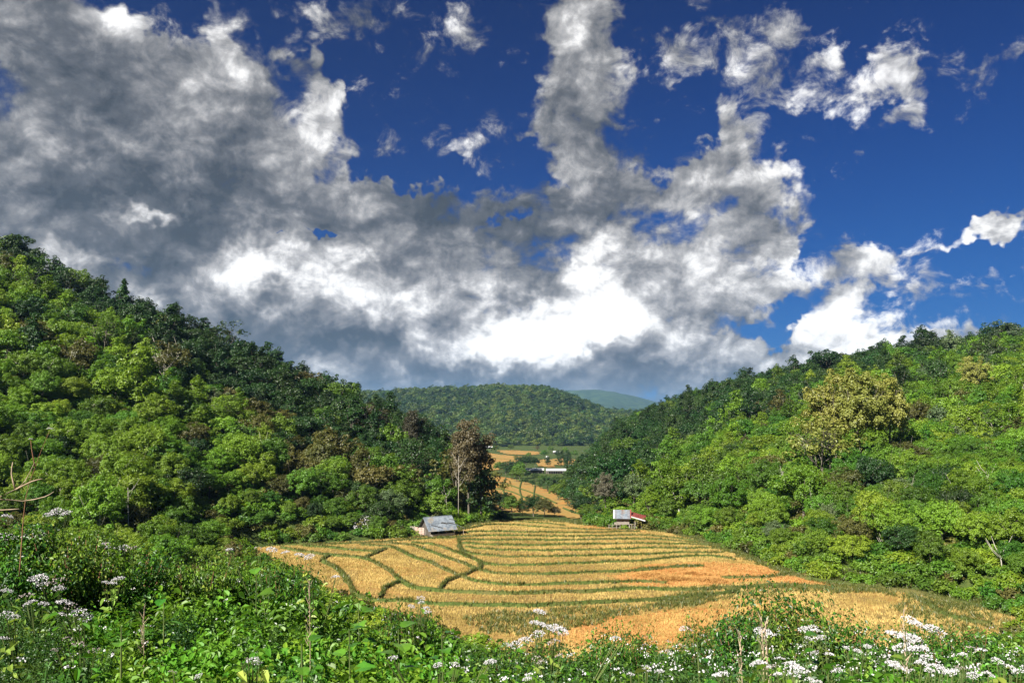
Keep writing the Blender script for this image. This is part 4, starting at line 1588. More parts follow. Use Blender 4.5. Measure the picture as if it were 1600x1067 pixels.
def corrugated(mb, a, b, c, d, n=14, amp=.035, th=.02):
    """ridged sheet: a-b along the ridge, d-c along the eave"""
    a, b, c, d = (Vector(p) for p in (a, b, c, d))
    nrm = (b - a).cross(d - a).normalized()
    if nrm.z < 0:
        nrm = -nrm
    n0 = len(mb.v)
    for i in range(n + 1):
        t = i / n
        off = nrm * (amp if i % 2 else 0)
        p, q = a.lerp(b, t) + off, d.lerp(c, t) + off
        for r in (p, q, q - nrm * th, p - nrm * th):
            mb.v.append(tuple(r))
    for i in range(n):
        k = n0 + i * 4
        for j in range(4):
            mb.f.append((k + j, k + 4 + j, k + 4 + (j + 1) % 4, k + (j + 1) % 4))
    mb.f.append((n0, n0 + 1, n0 + 2, n0 + 3))
    e = n0 + n * 4
    mb.f.append((e + 3, e + 2, e + 1, e))


def roof_sheets(parent, a, b, c, d, cols, rows, mats, rnd, gap=.03):
    """a roof slope laid with single overlapping sheets"""
    a, b, c, d = (Vector(p) for p in (a, b, c, d))

    def uv(u, v_):
        return a.lerp(b, u).lerp(d.lerp(c, u), v_)
    nrm = (b - a).cross(d - a).normalized()
    if nrm.z < 0:
        nrm = -nrm
    for i in range(cols):
        for j in range(rows):
            u0, u1 = i / cols - gap, (i + 1) / cols + gap
            v0, v1 = max(j / rows - .04, 0), (j + 1) / rows + (.03 if j == rows - 1 else .0)
            lift = nrm * (.05 * (rows - 1 - j) + .03 * (i % 2) + rnd.uniform(0, .015))
            sk = rnd.uniform(-.015, .015)
            mb = MB()
            corrugated(mb, uv(u0, v0) + lift, uv(u1, v0 + sk) + lift, uv(u1, v1 + sk) + lift, uv(u0, v1) + lift)
            mb.build('roof_sheet', mats[(i * 3 + j) % len(mats)], parent)


def posts(parent, pts, r, mat, name='post', k=7):
    for a, b in pts:
        mb = MB()
        a, b = Vector(a), Vector(b)
        mb.tube([a, a.lerp(b, .5) + Vector((.02, .01, 0)), b], [r * 1.1, r, r * .95], k)
        mb.build(name, mat, parent)


def boards(parent, a, b, z0, z1, n, th, mat, rnd, name='plank', vertical=False, gap=.02):
    """planks between ground points a and b, from z0 up to z1"""
    a, b = Vector((*a, 0)), Vector((*b, 0))
    d = (b - a)
    L = d.length
    d.normalize()
    rot = Matrix.Rotation(math.atan2(d.y, d.x), 3, 'Z')
    for i in range(n):
        mb = MB()
        if vertical:
            w_ = L / n
            c = a + d * (w_ * (i + .5))
            zt = z1 + rnd.uniform(-.05, .05)
            mb.box((c.x, c.y, (z0 + zt) / 2), (w_ - gap, th, zt - z0), rot)
        else:
            hgt = (z1 - z0) / n
            c = a + d * L / 2
            mb.box((c.x, c.y + rnd.uniform(-.01, .01), z0 + hgt * (i + .5)), (L + rnd.uniform(-.06, .06), th, hgt - gap), rot)
        mb.build(name, mat, parent)


rh = random.Random(4)
# hut 1: grey tin gable roof on posts, open front, at the left edge of the terraces
p = on_field(684, 836)
hz = gz(*p) + .05
hut = empty('field_hut', (p[0], p[1], hz), rad(34))
tag(hut, 'open-fronted field hut under a grey tin gable roof at the left edge of the terraces', 'hut')
L2, W2 = 2.7, 1.9
ZE, ZR = 1.95, 3.9
roof = MB()
for y_ in (-W2, 0, W2):
    z_ = ZR - .12 if y_ == 0 else ZE - .1
    roof.tube([(-L2 - .2, y_, z_), (L2 + .2, y_, z_)], [.06, .06], 6)
for x_ in (-L2, -.9, .9, L2):
    roof.tube([(x_, -W2 - .45, ZE - .38), (x_, 0, ZR - .06)], [.05, .05], 5)
    roof.tube([(x_, W2 + .45, ZE - .38), (x_, 0, ZR - .06)], [.05, .05], 5)
frame = roof.build('roof_frame', M['dark_wood'], hut)
e_ = .5
roof_sheets(hut, (-L2 - .45, 0, ZR), (L2 + .3, 0, ZR), (L2 + .3, -W2 - e_, ZE - .42), (-L2 - .45, -W2 - e_, ZE - .42), 6, 2, [M['tin']], rh)
roof_sheets(hut, (L2 + .3, 0, ZR), (-L2 - .45, 0, ZR), (-L2 - .45, W2 + e_, ZE - .42), (L2 + .3, W2 + e_, ZE - .42), 6, 1, [M['tin']], rh)
rc = MB()
rc.tube([(-L2 - .5, 0, ZR + .08), (L2 + .35, 0, ZR + .08)], [.09, .09], 6)
rc.build('ridge_cap', M['tin'], hut)
for i in range(7):           # poles weighing the sheets down
    t0, t1 = rh.uniform(-2.6, 2.2), rh.uniform(.15, .9)
    a = Vector((t0, -t1 * (W2 + e_), ZR + .2 - t1 * (ZR - ZE + .42)))
    b = a + Vector((rh.uniform(1.0, 1.9), -.35, -.30))
    mb = MB()
    mb.tube([a, b], [.045, .04], 5)
    mb.build('weighting_pole', M['dark_wood'], hut)
posts(hut, [((x_, -W2, -.3), (x_, -W2, ZE - .1)) for x_ in (-L2, -.9, .9)] + [((x_, W2, -.3), (x_, W2, ZE - .1)) for x_ in (-L2, 0, L2)] +
      [((-L2, 0, -.3), (-L2, 0, ZR - .15))], .075, M['old_wood'])
posts(hut, [((L2, -W2, -.3), (L2, -W2, ZE - .1))], .10, M['cream_wood'])
boards(hut, (-L2 + .1, -W2 - .06), (L2 - .1, -W2 - .06), 0, .85, 4, .04, M['cream_wood'], rh)
boards(hut, (-L2, W2), (L2, W2), 0, ZE - .2, 6, .04, M['dark_wood'], rh)
boards(hut, (-L2 - .02, W2), (-L2 - .02, -W2), 0, 1.6, 12, .04, M['dark_wood'], rh, vertical=True)
gb = MB()
n = len(gb.v)
gb.v += [(-L2 - .05, -W2, 1.62), (-L2 - .05, W2, 1.62), (-L2 - .05, 0, ZR - .2), (-L2 + .0, -W2, 1.62), (-L2 + .0, W2, 1.62), (-L2 + .0, 0, ZR - .2)]
gb.f += [(0, 2, 1), (3, 4, 5), (0, 1, 4, 3), (1, 2, 5, 4), (2, 0, 3, 5)]
gb.build('gable_board', M['dark_wood'], hut)
# lean-to at the right end
roof_sheets(hut, (L2 + .25, 1.0, 3.0), (L2 + .25, -W2 - .1, 2.35), (L2 + 2.3, -W2 - .1, 1.55), (L2 + 2.3, 1.0, 1.8), 2, 1, [M['tin']], rh)
posts(hut, [((L2 + 2.1, -W2, -.3), (L2 + 2.1, -W2, 1.5)), ((L2 + 2.1, .8, -.3), (L2 + 2.1, .8, 1.7))], .06, M['old_wood'])
# low floor with a table-like bench inside
mb = MB()
mb.box((0, .3, .5), (4.6, 2.6, .08))
mb.build('bench', M['old_wood'], hut)

# the board pen left of the hut
a = on_field(648, 836)
b = on_field(668, 838)
pen = empty('board_pen', (a[0], a[1], gz(*a) + .02))
tag(pen, 'low pen of pinkish horizontal boards against the left end of the grey hut', 'pen')
dx, dy = b[0] - a[0], b[1] - a[1]
L = math.hypot(dx, dy)
boards(pen, (0, 0), (dx, dy), .1, 1.75, 5, .05, M['pink_wood'], rh, gap=.05)
boards(pen, (-.02, 0), (-.5, 3.0), .1, 1.7, 8, .05, M['old_wood'], rh, vertical=True)
boards(pen, (-1.0, .35), (-.05, .05), .0, 1.8, 5, .05, M['old_wood'], rh, vertical=True)
posts(pen, [((0, -.05, -.2), (0, -.05, 1.95)), ((dx * .5, dy * .5 - .06, -.2), (dx * .5, dy * .5 - .06, 1.85)), ((dx, dy - .05, -.2), (dx, dy - .05, 2.3))], .07, M['old_wood'])

# hut 2: on stilts, pale grey roof with a red lean-to roof
p = on_field(984, 826)
y2 = p[1]
hz = max(gz(*p), float(fieldz(p[0], p[1]))) + .02
hut = empty('stilt_hut', (p[0], p[1], hz - .15), rad(-8), (.92, .92, .86))
tag(hut, 'small stilt hut with grey roof and red lean-to roof at the far edge', 'hut')
X0, X1, Y0, Y1 = -3.1, -.1, -1.5, 1.5
FZ = 1.5
mb = MB()
mb.box(((X0 + X1) / 2 + .9, 0, FZ), (X1 - X0 + 3.0, Y1 - Y0 + .3, .10))
mb.build('floor', M['old_wood'], hut)
for y_ in (Y0, Y1):
    for x_ in (X0, (X0 + X1) / 2, X1):
        posts(hut, [((x_, y_, -.3), (x_, y_, FZ))], .09, M['pale_bark'] if y_ == Y0 else M['old_wood'], 'stilt')
    for x_ in (1.3, 2.7):
        posts(hut, [((x_, y_, -.3), (x_, y_, 2.75))], .08, M['pale_bark'] if y_ == Y0 else M['old_wood'], 'post')
boards(hut, (X0, Y0 - .05), (X1, Y0 - .05), FZ + .05, 3.1, 12, .04, M['old_wood'], rh, vertical=True)
boards(hut, (X0 - .05, Y1), (X0 - .05, Y0), FZ + .05, 3.1, 11, .04, M['old_wood'], rh, vertical=True)
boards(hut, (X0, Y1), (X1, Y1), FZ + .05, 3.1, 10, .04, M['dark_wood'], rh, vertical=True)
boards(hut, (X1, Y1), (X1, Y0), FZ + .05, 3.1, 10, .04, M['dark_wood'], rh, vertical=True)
boards(hut, (1.0, Y0 - .02), (2.75, Y0 - .02), FZ - .15, 2.2, 3, .04, M['dark_wood'], rh, 'rail_board')
roof_sheets(hut, (X0 - .5, .1, 4.9), (X1 + .25, .1, 4.9), (X1 + .25, Y0 - .75, 3.0), (X0 - .5, Y0 - .75, 3.0), 5, 1, [M['tin_light'], M['tin']], rh)
roof_sheets(hut, (X1 + .25, .1, 4.9), (X0 - .5, .1, 4.9), (X0 - .5, Y1 + .7, 3.1), (X1 + .25, Y1 + .7, 3.1), 5, 1, [M['tin_light']], rh)
mb = MB()
mb.slab((X0 - .75, .1, 4.88), (X0 - .45, .1, 4.90), (X0 - .45, Y0 - .8, 3.0), (X0 - .75, Y0 - .8, 2.98), .05)
mb.build('roof_edge_board', M['white_paint'], hut)
mb = MB()
mb.slab((X1 + .22, .1, 5.03), (X1 + .50, .1, 5.0), (X1 + .50, Y0 - .8, 3.12), (X1 + .22, Y0 - .8, 3.14), .05)
mb.build('ridge_cap', M['tin_red'], hut)
roof_sheets(hut, (X1 + .45, 1.6, 4.3), (3.8, 1.6, 3.35), (3.6, Y0 - .6, 2.60), (X1 + .45, Y0 - .6, 3.55), 4, 1, [M['tin_red']], rh)
mb = MB()
mb.slab((X1 + .45, Y0 - .55, 3.58), (3.65, Y0 - .55, 2.63), (3.6, Y0 - .95, 2.42), (X1 + .45, Y0 - .95, 3.38), .05)
mb.build('roof_edge_board', M['white_paint'], hut)
mb = MB()
for i in range(6):
    mb.box((.75, Y0 - .3 - i * .25, FZ - .12 - i * .26), (.8, .06, .05))
for sx_ in (.38, 1.12):
    mb.tube([(sx_, Y0 - .05, FZ), (sx_, Y0 - 1.9, -.15)], [.04, .04], 5)
mb.build('ladder', M['old_wood'], hut)

# rail fence left of the stilt hut
q = on_field(961, 827)
fe = empty('rail_fence', (q[0], q[1], hz), rad(-5))
tag(fe, 'short weathered rail fence just left of the stilt hut', 'fence')
for i in range(4):
    posts(fe, [((i * .8 - 1.3, 0, -.2), (i * .8 - 1.3, 0, 1.25))], .06, M['old_wood'])
for z_ in (.55, 1.1):
    mb = MB()
    mb.tube([(-1.5, -.07, z_), (1.2, -.07, z_ + .05)], [.045, .04], 5)
    mb.build('rail', M['old_wood'], fe)


def tunnel(px0, px1, row, ylab, h_, depth, label, name='long_shed', mat='white_paint', cat='shed', n=10):
    g0, g1 = ground_hit(px0, row, 300), ground_hit(px1, row, 300)
    g1 = np.array([g1[0] / g1[1] * g0[1], g0[1]])
    L = abs(g1[0] - g0[0])
    z = max(gz(*g0), gz((g0[0] + g1[0]) / 2, g0[1]), gz(*g1))
    e = empty(name, (g0[0], g0[1], z))
    tag(e, label, cat)
    for i in range(n):
        x0, x1 = L * i / n, L * (i + 1) / n
        mb = MB()
        prof = [(-depth / 2 - .5, h_ * .62), (-depth / 4, h_ * .86), (0, h_), (depth / 4, h_ * .86), (depth / 2 + .5, h_ * .62)]
        for (ya, za), (yb, zb) in zip(prof[:-1], prof[1:]):
            mb.slab((x0, ya, za), (x1 - .05, ya, za), (x1 - .05, yb, zb), (x0, yb, zb), .08)
        mb.build('roof_panel', M[mat], e)
        posts(e, [((x0 + .2, -depth / 2, -2), (x0 + .2, -depth / 2, h_ * .65))], .12, M['old_wood'], k=5)
    mb = MB()
    mb.box((L / 2, depth / 2 - .3, h_ * .3 - .8), (L, .15, h_ * .6 + 1.6))
    mb.build('back_wall', M['dark_wood'], e)
    return e


tunnel(821, 850, 739, 0, 4.2, 7, 'long low shed with a pale roof in the valley, left one of the two', n=9)
tunnel(853, 885, 740, 0, 4.0, 7, 'long low shed with a pale roof in the valley, right one of the two', n=9)
tunnel(756, 770, 701, 0, 4.0, 8, 'small white-roofed shed at the left end of the far fields', n=4)
tunnel(864, 871, 709, 0, 4.0, 7, 'small white-roofed shed under the far hill, left of the tiny one', n=3)
tunnel(874, 877, 709, 0, 3.5, 5, 'tiny white-roofed shed under the far hill, rightmost of the far sheds', n=2)
tunnel(853, 857, 721, 0, 6.0, 6, 'small white house standing between dark trees in the far fields', name='white_house', cat='house', n=2)

# ------------------------------------------------------------------ the weedy bank in front
M['fg_leaf'] = leaf_mat('bank_leaves', (.060, .155, .012), (.140, .28, .022), trans=.35, rough=.45, spec=.3, scale=2.0, obj_rand=.5)
M['fg_dark'] = leaf_mat('bank_leaves_dark', (.022, .062, .012), (.060, .13, .020), trans=.3, rough=.4, spec=.4, scale=2.0, obj_rand=.5)
M['fg_yellow'] = leaf_mat('bank_leaves_pale', (.12, .19, .03), (.24, .32, .05), trans=.35, scale=2.0)
M['fg_brown'] = leaf_mat('withered_leaves', (.13, .050, .022), (.26, .13, .06), trans=.2, scale=3.0, hue=.03)
M['petal'] = plain_mat('white_petals', (.38, .36, .37), (.58, .56, .56), 30.0, rough=.7)
M['petal_pink'] = plain_mat('old_petals', (.28, .22, .21), (.42, .36, .34), 30.0, rough=.7)
M['stem_green'] = plain_mat('green_stems', (.05, .085, .02), (.11, .13, .04), 6.0)
M['stem_red'] = plain_mat('reddish_stems', (.14, .06, .035), (.25, .13, .07), 6.0)


def ovate_np(pts, nrm, size, rng, tilt=.5, wid=.62, fold=.18, up=.3):
    """ovate leaves folded along the midrib: two quads each"""
    n = len(pts)
    nn = nrm + rng.normal(0, tilt, (n, 3))
    nn[:, 2] += up
    nn /= np.linalg.norm(nn, axis=1, keepdims=True) + 1e-9
    r = rng.normal(0, 1, (n, 3))
    r[:, 2] -= .6
    u = r - (r * nn).sum(1, keepdims=True) * nn
    u /= np.linalg.norm(u, axis=1, keepdims=True) + 1e-9
    w_ = np.cross(nn, u)
    s = size * rng.uniform(.55, 1.3, (n, 1))
    b, t = pts - u * s * .5, pts + u * s * .55 - nn * s * .10
    f_ = nn * s * fold

    def side(sgn):
        return pts - u * s * .22 + w_ * s * wid * .46 * sgn + f_, pts + u * s * .18 + w_ * s * wid * .40 * sgn + f_ * .7
    r1, r2 = side(1)
    l1, l2 = side(-1)
    v = np.stack([b, r1, r2, t, l2, l1], 1).reshape(-1, 3)
    i = np.arange(n)[:, None] * 6
    f = np.concatenate([i + np.array([0, 1, 2, 3]), i + np.array([0, 3, 4, 5])], 0)
    return v, f


def weed_mesh(name, seed, R, H, n, size, mats_w, stems=9):
    """a leafy weed clump: arching stems with leaves all along; several leaf materials"""
    rng = np.random.default_rng(seed)
    V_, F_, I_ = [], [], []
    nv0 = 0
    pts, nr = [], []
    mb = MB()
    for s_ in range(stems):
        a = rng.uniform(0, 6.28)
        tip = np.array([math.cos(a) * R * rng.uniform(.2, 1), math.sin(a) * R * rng.uniform(.2, 1), H * rng.uniform(.62, 1.0)])
        base = np.array([math.cos(a) * R * .15, math.sin(a) * R * .15, -.1])
        mid_ = base + (tip - base) * .5 + np.array([0, 0, H * .14])
        c = [base + (mid_ - base) * q / 3 for q in range(3)] + [mid_ + (tip - mid_) * q / 3 for q in range(4)]
        mb.tube(c, [.008, .008, .007, .006, .005, .004, .002], 3, False)
        m = n // stems
        q = rng.uniform(.12, 1, m) ** .8 * (len(c) - 1.001)
        q0 = q.astype(int)
        ca = np.array(c)
        p_ = ca[q0] + (ca[q0 + 1] - ca[q0]) * (q - q0)[:, None]
        d = rng.normal(0, 1, (m, 3))
        d[:, 2] = d[:, 2] * .5
        p_ = p_ + d * R * .17
        pts.append(p_)
        nr.append(d * .5 + (p_ - np.array([0, 0, H * .3])) / R * .35 + np.array([0, 0, .5]))
    pts, nr = np.concatenate(pts), np.concatenate(nr)
    v, f = ovate_np(pts, nr, size, rng)
    nl = len(pts)
    which = rng.choice(len(mats_w), nl, p=np.array([w_ for _, w_ in mats_w]) / sum(w_ for _, w_ in mats_w))
    mi = np.concatenate([which, which])
    sv = np.array(mb.v)
    sf = np.array(mb.f)
    me = mesh_np(name, np.concatenate([v, sv]), np.concatenate([f, sf + len(v)]), [M[k] for k, _ in mats_w] + [M['stem_red']],
                 np.concatenate([mi, np.full(len(sf), len(mats_w))]))
    return me


CAN_X = [-300, 0, 100, 200, 300, 400, 450, 480, 520, 600, 650, 700, 740, 800, 850, 900, 1000, 1080, 1140, 1180, 1220, 1260, 1300, 1350, 1400, 1450, 1500, 1600, 1900]
CAN_R = [770, 795, 812, 850, 862, 858, 868, 892, 928, 950, 948, 978, 1004, 1000, 992, 992, 992, 990, 975, 955, 948, 965, 980, 975, 985, 982, 988, 984, 980]
WEED = [weed_mesh('weed%d' % i, 200 + i, .40, 1.0, 820, .062, [('fg_leaf', .56), ('fg_dark', .24), ('fg_yellow', .08), ('fg_brown', .15)]) for i in range(3)] + \
       [weed_mesh('weed_fine%d' % i, 210 + i, .36, 1.0, 1300, .030, [('fg_dark', .52), ('fg_leaf', .36), ('fg_yellow', .09), ('fg_brown', .03)], 12) for i in range(3)]
PXs, PYs, PZs, PS, PI, PR = [], [], [], [], [], []


def can_row(px, y):
    """row of the top of the weeds at this depth: the canopy slopes down towards the camera"""
    c = float(np.interp(px, CAN_X, CAN_R))
    k = min(max((12.5 - y) / 8.7, 0), 1.15)
    return c + (1062 - c) * k ** 1.4


def can_y(px, row):
    ys = np.linspace(3.6, 12.5, 60)
    rs = np.array([can_row(px, y) for y in ys])
    i = int(np.argmin(np.abs(rs - row)))
    return float(ys[i])


wx, wy = scatter(9000, (-.78, .78), (3.3, 15.0), rngF, lambda x, y: .24 + .018 * y, lambda x, y: y > 3.2)
for x, y in zip(wx, wy):
    z = gz(x, y)
    px, _ = to_px((x, y, z + 1))
    row = can_row(px, y) + r_.uniform(-4, 26)
    top = at(px, row, y).z
    h_ = top - z
    if h_ < .35:
        continue
    h_ = min(h_, 1.9)
    vine = (140 < px < 720)
    PXs.append(x)
    PYs.append(y)
    PZs.append(z)
    PS.append(h_)
    PI.append(r_.randrange(3) + (0 if (vine and r_.random() < .85) or (not vine and r_.random() < .18) else 3))
    PR.append(r_.uniform(0, 6.28))


def gn_plain(name, protos, pts, rot, scl, idx):
    """as gn_instances, keeping each source mesh's own materials"""
    o = gn_instances(name, protos, pts, [None] * len(protos), rot, scl, idx)
    k = 0
    for n in o.modifiers[0].node_group.nodes:
        if n.bl_idname == 'GeometryNodeObjectInfo':
            me = n.inputs['Object'].default_value.data
            me.materials.clear()
            for m_ in protos[k].materials:
                me.materials.append(m_)
            k += 1
    return o


bankw = gn_plain('bank_weeds', WEED, list(zip(PXs, PYs, PZs)), PR, PS, PI)
tag(bankw, 'tangle of leafy weeds and creepers covering the near bank', 'weeds', kind='stuff')
print('bank weeds', len(PXs))

# ---- white-flowered weeds: depth, then the flower heads by their place in the photograph (px, row, size)
def head_mesh(name, seed, R, n, mat):
    rng = np.random.default_rng(seed)
    d = rng.normal(0, 1, (n, 3))
    rr_ = np.sqrt(rng.uniform(0, 1, n)) * R
    a = rng.uniform(0, 6.28, n)
    p = np.stack([np.cos(a) * rr_, np.sin(a) * rr_, R * .35 * (1 - (rr_ / R) ** 2) + rng.normal(0, R * .06, n)], 1)
    v, f = leaves_np(np.repeat(p, 3, 0) + rng.normal(0, R * .03, (3 * n, 3)), rng.normal(0, 1, (3 * n, 3)) + np.array([0, 0, .4]), R * .15, rng, .6, 1.2, .4)
    return mesh_np(name, v, f, [mat])


HEADS = [head_mesh('flower_head%d' % i, 300 + i, 1.0, 60 + 12 * i, M['petal']) for i in range(3)] + [head_mesh('old_head', 305, 1.0, 30, M['petal_pink'])]
FL = [
    (5.4, [(88, 799, 10), (104, 801, 8), (75, 803, 7), (12, 806, 8)], 'white-flowered weed with the highest flower heads at the left edge'),
    (5.0, [(8, 838, 13), (24, 842, 12), (42, 838, 14), (58, 834, 11)], 'weed with a broad row of white heads at the left edge, below the highest ones'),
    (5.2, [(55, 838, 12), (70, 846, 10), (62, 860, 8), (70, 872, 9)], 'white-flowered weed right of the broad row at the left edge'),
    (6.4, [(162, 850, 8), (172, 855, 7), (192, 854, 8), (206, 856, 8)], 'small weed with a short row of white heads where the bank meets the left wood'),
    (5.6, [(184, 904, 9), (176, 910, 6), (165, 908, 5)], 'weed with one round white head alone among green leaves on the left bank'),
    (4.8, [(60, 903, 13), (66, 912, 9), (88, 908, 12), (92, 918, 10)], 'white-flowered weed in the middle of the left bank'),
    (4.6, [(40, 930, 12), (48, 940, 9), (68, 942, 8), (10, 922, 8)], 'white-flowered weed close to the left edge, below the middle heads'),
    (4.8, [(100, 940, 11), (112, 945, 10), (122, 955, 12), (134, 962, 10), (96, 958, 7)], 'weed with a slanting chain of white heads on the left bank'),
    (4.3, [(10, 958, 10), (4, 996, 8), (22, 962, 7)], 'white-flowered weed at the lower left edge'),
    (4.4, [(124, 1004, 10), (148, 1014, 8), (105, 995, 7), (88, 1012, 7)], 'faded white-flowered weed low on the left bank'),
    (4.4, [(395, 1028, 9), (402, 1032, 7), (388, 1026, 5)], 'weed with one small pale head low among the creeper leaves'),
    (7.4, [(358, 858, 6), (402, 855, 6), (425, 858, 8), (446, 862, 6)], 'row of small white heads on a weed at the left rim of the terraces'),
    (7.4, [(468, 866, 7), (484, 869, 8), (524, 900, 6)], 'white heads on a weed in front of the left terrace corner'),
    (6.2, [(657, 933, 6), (658, 940, 5), (643, 946, 5), (666, 950, 6), (669, 955, 6)], 'thin upright weed with small white heads before the middle terraces'),
    (5.4, [(843, 955, 9), (836, 972, 8), (845, 974, 8)], 'tall thin weed with one white head standing out against the stubble'),
    (5.2, [(866, 979, 11), (874, 984, 11), (856, 978, 8), (880, 988, 8)], 'weed with the widest white head before the middle of the terraces'),
    (5.0, [(840, 990, 10), (822, 999, 10), (806, 1006, 10), (792, 1006, 7)], 'weed with a curved row of white heads below the widest middle one'),
    (4.6, [(766, 1032, 9), (712, 1035, 6), (684, 1036, 7), (614, 1025, 7)], 'weed with scattered small white heads at the lower middle'),
    (5.0, [(866, 1000, 9), (874, 1022, 6), (840, 1027, 8), (845, 1032, 6)], 'pinkish white-flowered weed low in the middle of the front bank'),
    (4.8, [(962, 995, 8), (830, 1052, 7), (824, 1058, 7)], 'weed with a lone small white head right of the middle'),
    (5.4, [(1074, 983, 8), (1068, 980, 6), (1046, 1016, 6)], 'weed with one flat white head left of the tall bush'),
    (5.0, [(1188, 984, 9), (1196, 987, 9), (1204, 990, 7)], 'weed with a flat white head in front of the tall bush'),
    (5.0, [(1258, 982, 9), (1268, 980, 9), (1276, 984, 8), (1283, 994, 7)], 'weed with flat white heads just right of the tall bush'),
    (4.7, [(1263, 995, 6), (1270, 1018, 8), (1296, 1020, 7), (1306, 1045, 7)], 'leggy weed with small white heads right of the tall bush'),
    (4.5, [(1182, 1034, 10), (1194, 1036, 11), (1206, 1038, 8), (1218, 1026, 7)], 'weed with a white flower bunch at the bottom, below the tall bush'),
    (4.4, [(1238, 1036, 12), (1248, 1044, 13), (1240, 1050, 9), (1215, 1050, 7)], 'weed with a pinkish white bunch at the bottom right of centre'),
    (4.4, [(1128, 1050, 10), (1120, 1052, 8), (1266, 1060, 9), (1276, 1062, 8)], 'weed with low white heads at the bottom edge'),
    (4.6, [(1420, 966, 10), (1428, 972, 10), (1436, 976, 11), (1448, 982, 9)], 'top white flower bunch of the large cluster at the right'),
    (4.6, [(1460, 982, 9), (1468, 988, 10), (1455, 978, 8), (1474, 996, 6)], 'white heads arching right from the large flower cluster'),
    (4.5, [(1396, 990, 12), (1408, 994, 14), (1420, 996, 14), (1432, 1000, 13)], 'broadest white flower bunch in the middle of the large right cluster'),
    (4.5, [(1410, 1010, 13), (1424, 1014, 13), (1438, 1012, 12), (1446, 1026, 10)], 'lower middle white bunch of the large right cluster'),
    (4.3, [(1395, 1034, 10), (1402, 1040, 11), (1412, 1042, 10), (1440, 1034, 10)], 'lowest white bunch of the large right cluster'),
    (4.4, [(1462, 1038, 9), (1474, 1044, 9), (1490, 1046, 8), (1452, 1044, 8)], 'white heads low to the right of the large cluster'),
    (4.8, [(1518, 1012, 9), (1532, 1014, 8), (1504, 1020, 6)], 'weed with a flat white head near the lower right corner'),
    (4.6, [(1558, 1030, 9), (1578, 1040, 9), (1590, 1046, 8)], 'white-flowered weed in the lower right corner'),
    (4.6, [(1500, 1040, 8), (1520, 1052, 8), (1545, 1050, 8)], 'white-flowered weed at the bottom, left of the right corner'),
    (5.2, [(1355, 1008, 6), (1340, 1015, 6), (1322, 1010, 5)], 'weed with tiny white heads left of the large right cluster'),
    (4.3, [(270, 1046, 6), (310, 1052, 6)], 'weed with two tiny pale heads at the bottom left of centre'),
    (4.5, [(1010, 1040, 7), (1030, 1046, 7), (985, 1050, 6)], 'weed with small pale heads at the bottom middle'),
]


def stem_leaves(paths, n, size, rng, mat, spread=.05):
    pts, nr = [], []
    for c in paths:
        ca = np.array([tuple(p) for p in c])
        m = max(2, int(n / len(paths)))
        q = rng.uniform(.1, .93, m) * (len(c) - 1.001)
        q0 = q.astype(int)
        p_ = ca[q0] + (ca[q0 + 1] - ca[q0]) * (q - q0)[:, None]
        d = rng.normal(0, 1, (m, 3)) * np.array([1, 1, .4])
        pts.append(p_ + d * spread)
        nr.append(d * .4 + np.array([0, -.1, .8]))
    v, f = ovate_np(np.concatenate(pts), np.concatenate(nr), size, rng, .35, .5)
    return mesh_np('leaves', v, f, [mat])


for k, (y, hs, label) in enumerate(FL):
    cx = sum(h[0] for h in hs) / len(hs)
    y = min(can_y(cx, sum(h[1] for h in hs) / len(hs) + 14), 9.5) - .25
    bp = at(cx + r_.uniform(-12, 12), 1000, y)
    z = gz(bp.x, y + .1)
    e = empty('flowering_weed', (bp.x, y + .1, z))
    tag(e, label, 'flowering weed', 'white-flowered weeds on the near bank')
    mb = MB()
    paths = []
    fork = Vector((0, 0, max(.25, (min(at(h[0], h[1], y).z for h in hs) - z) * .55)))
    mb.tube([(0, 0, -.1), fork * .5 + Vector((.01, 0, 0)), fork], [.008, .007, .006], 5)
    paths.append([Vector((0, 0, 0)), fork * .5, fork])
    for (px, row, sz) in hs:
        yy = y + r_.uniform(-.15, .25)
        tp = at(px, row, yy) - Vector((bp.x, y + .1, z))
        tp.z -= .01
        m1 = fork.lerp(tp, .5) + Vector((0, 0, -.04))
        mb.tube([fork, m1, tp], [.005, .004, .003], 4)
        paths.append([fork, m1, tp])
        hm = HEADS[3 if (k in (9, 18) or r_.random() < .08) else r_.randrange(3)]
        h = link('flower_head', hm, e, tuple(tp))
        s = sz * yy / FPX * 1.12
        h.scale = (s, s, s)
        h.rotation_euler = (r_.uniform(-.35, .15), r_.uniform(-.3, .3), r_.uniform(0, 6.28))
        for q in range(3):        # little side clusters under the head
            mb.tube([m1, tp + Vector((r_.uniform(-.05, .05), r_.uniform(-.03, .03), -.02))], [.003, .002], 3)
    mb.build('stem', M['stem_green'], e)
    link('leaves', stem_leaves(paths, 46, .075, rngF, M['fg_leaf' if k % 2 else 'fg_yellow'], .05), e)

# tiny pale blossoms sprinkled through the weeds
d = rngF.uniform(0, 1, (300, 2))
BP = []
for a, c in d:
    px = 1650 * a - 20 if c < .55 else 1000 + 640 * a
    y = 3.9 + 7 * ((c * 7.3) % 1)
    if 230 < px < 640 and rngF.random() < .8:
        continue
    BP.append(tuple(at(px, can_row(px, y) - rngF.uniform(-6, 16), y)))
BP = np.array(BP)
BP = np.repeat(BP, 7, 0) + rngF.normal(0, .012, (len(BP) * 7, 3)) * np.array([1.6, 1.2, .7])
v, f = leaves_np(BP, rngF.normal(0, 1, (len(BP), 3)) + np.array([0, -.2, .6]), .012, rngF, .6, 1.2, .3)
tag(link('small_blossoms', mesh_np('small_blossoms', v, f, [M['petal']])), 'tiny pale blossoms sprinkled all through the bank weeds', 'blossoms', kind='stuff')

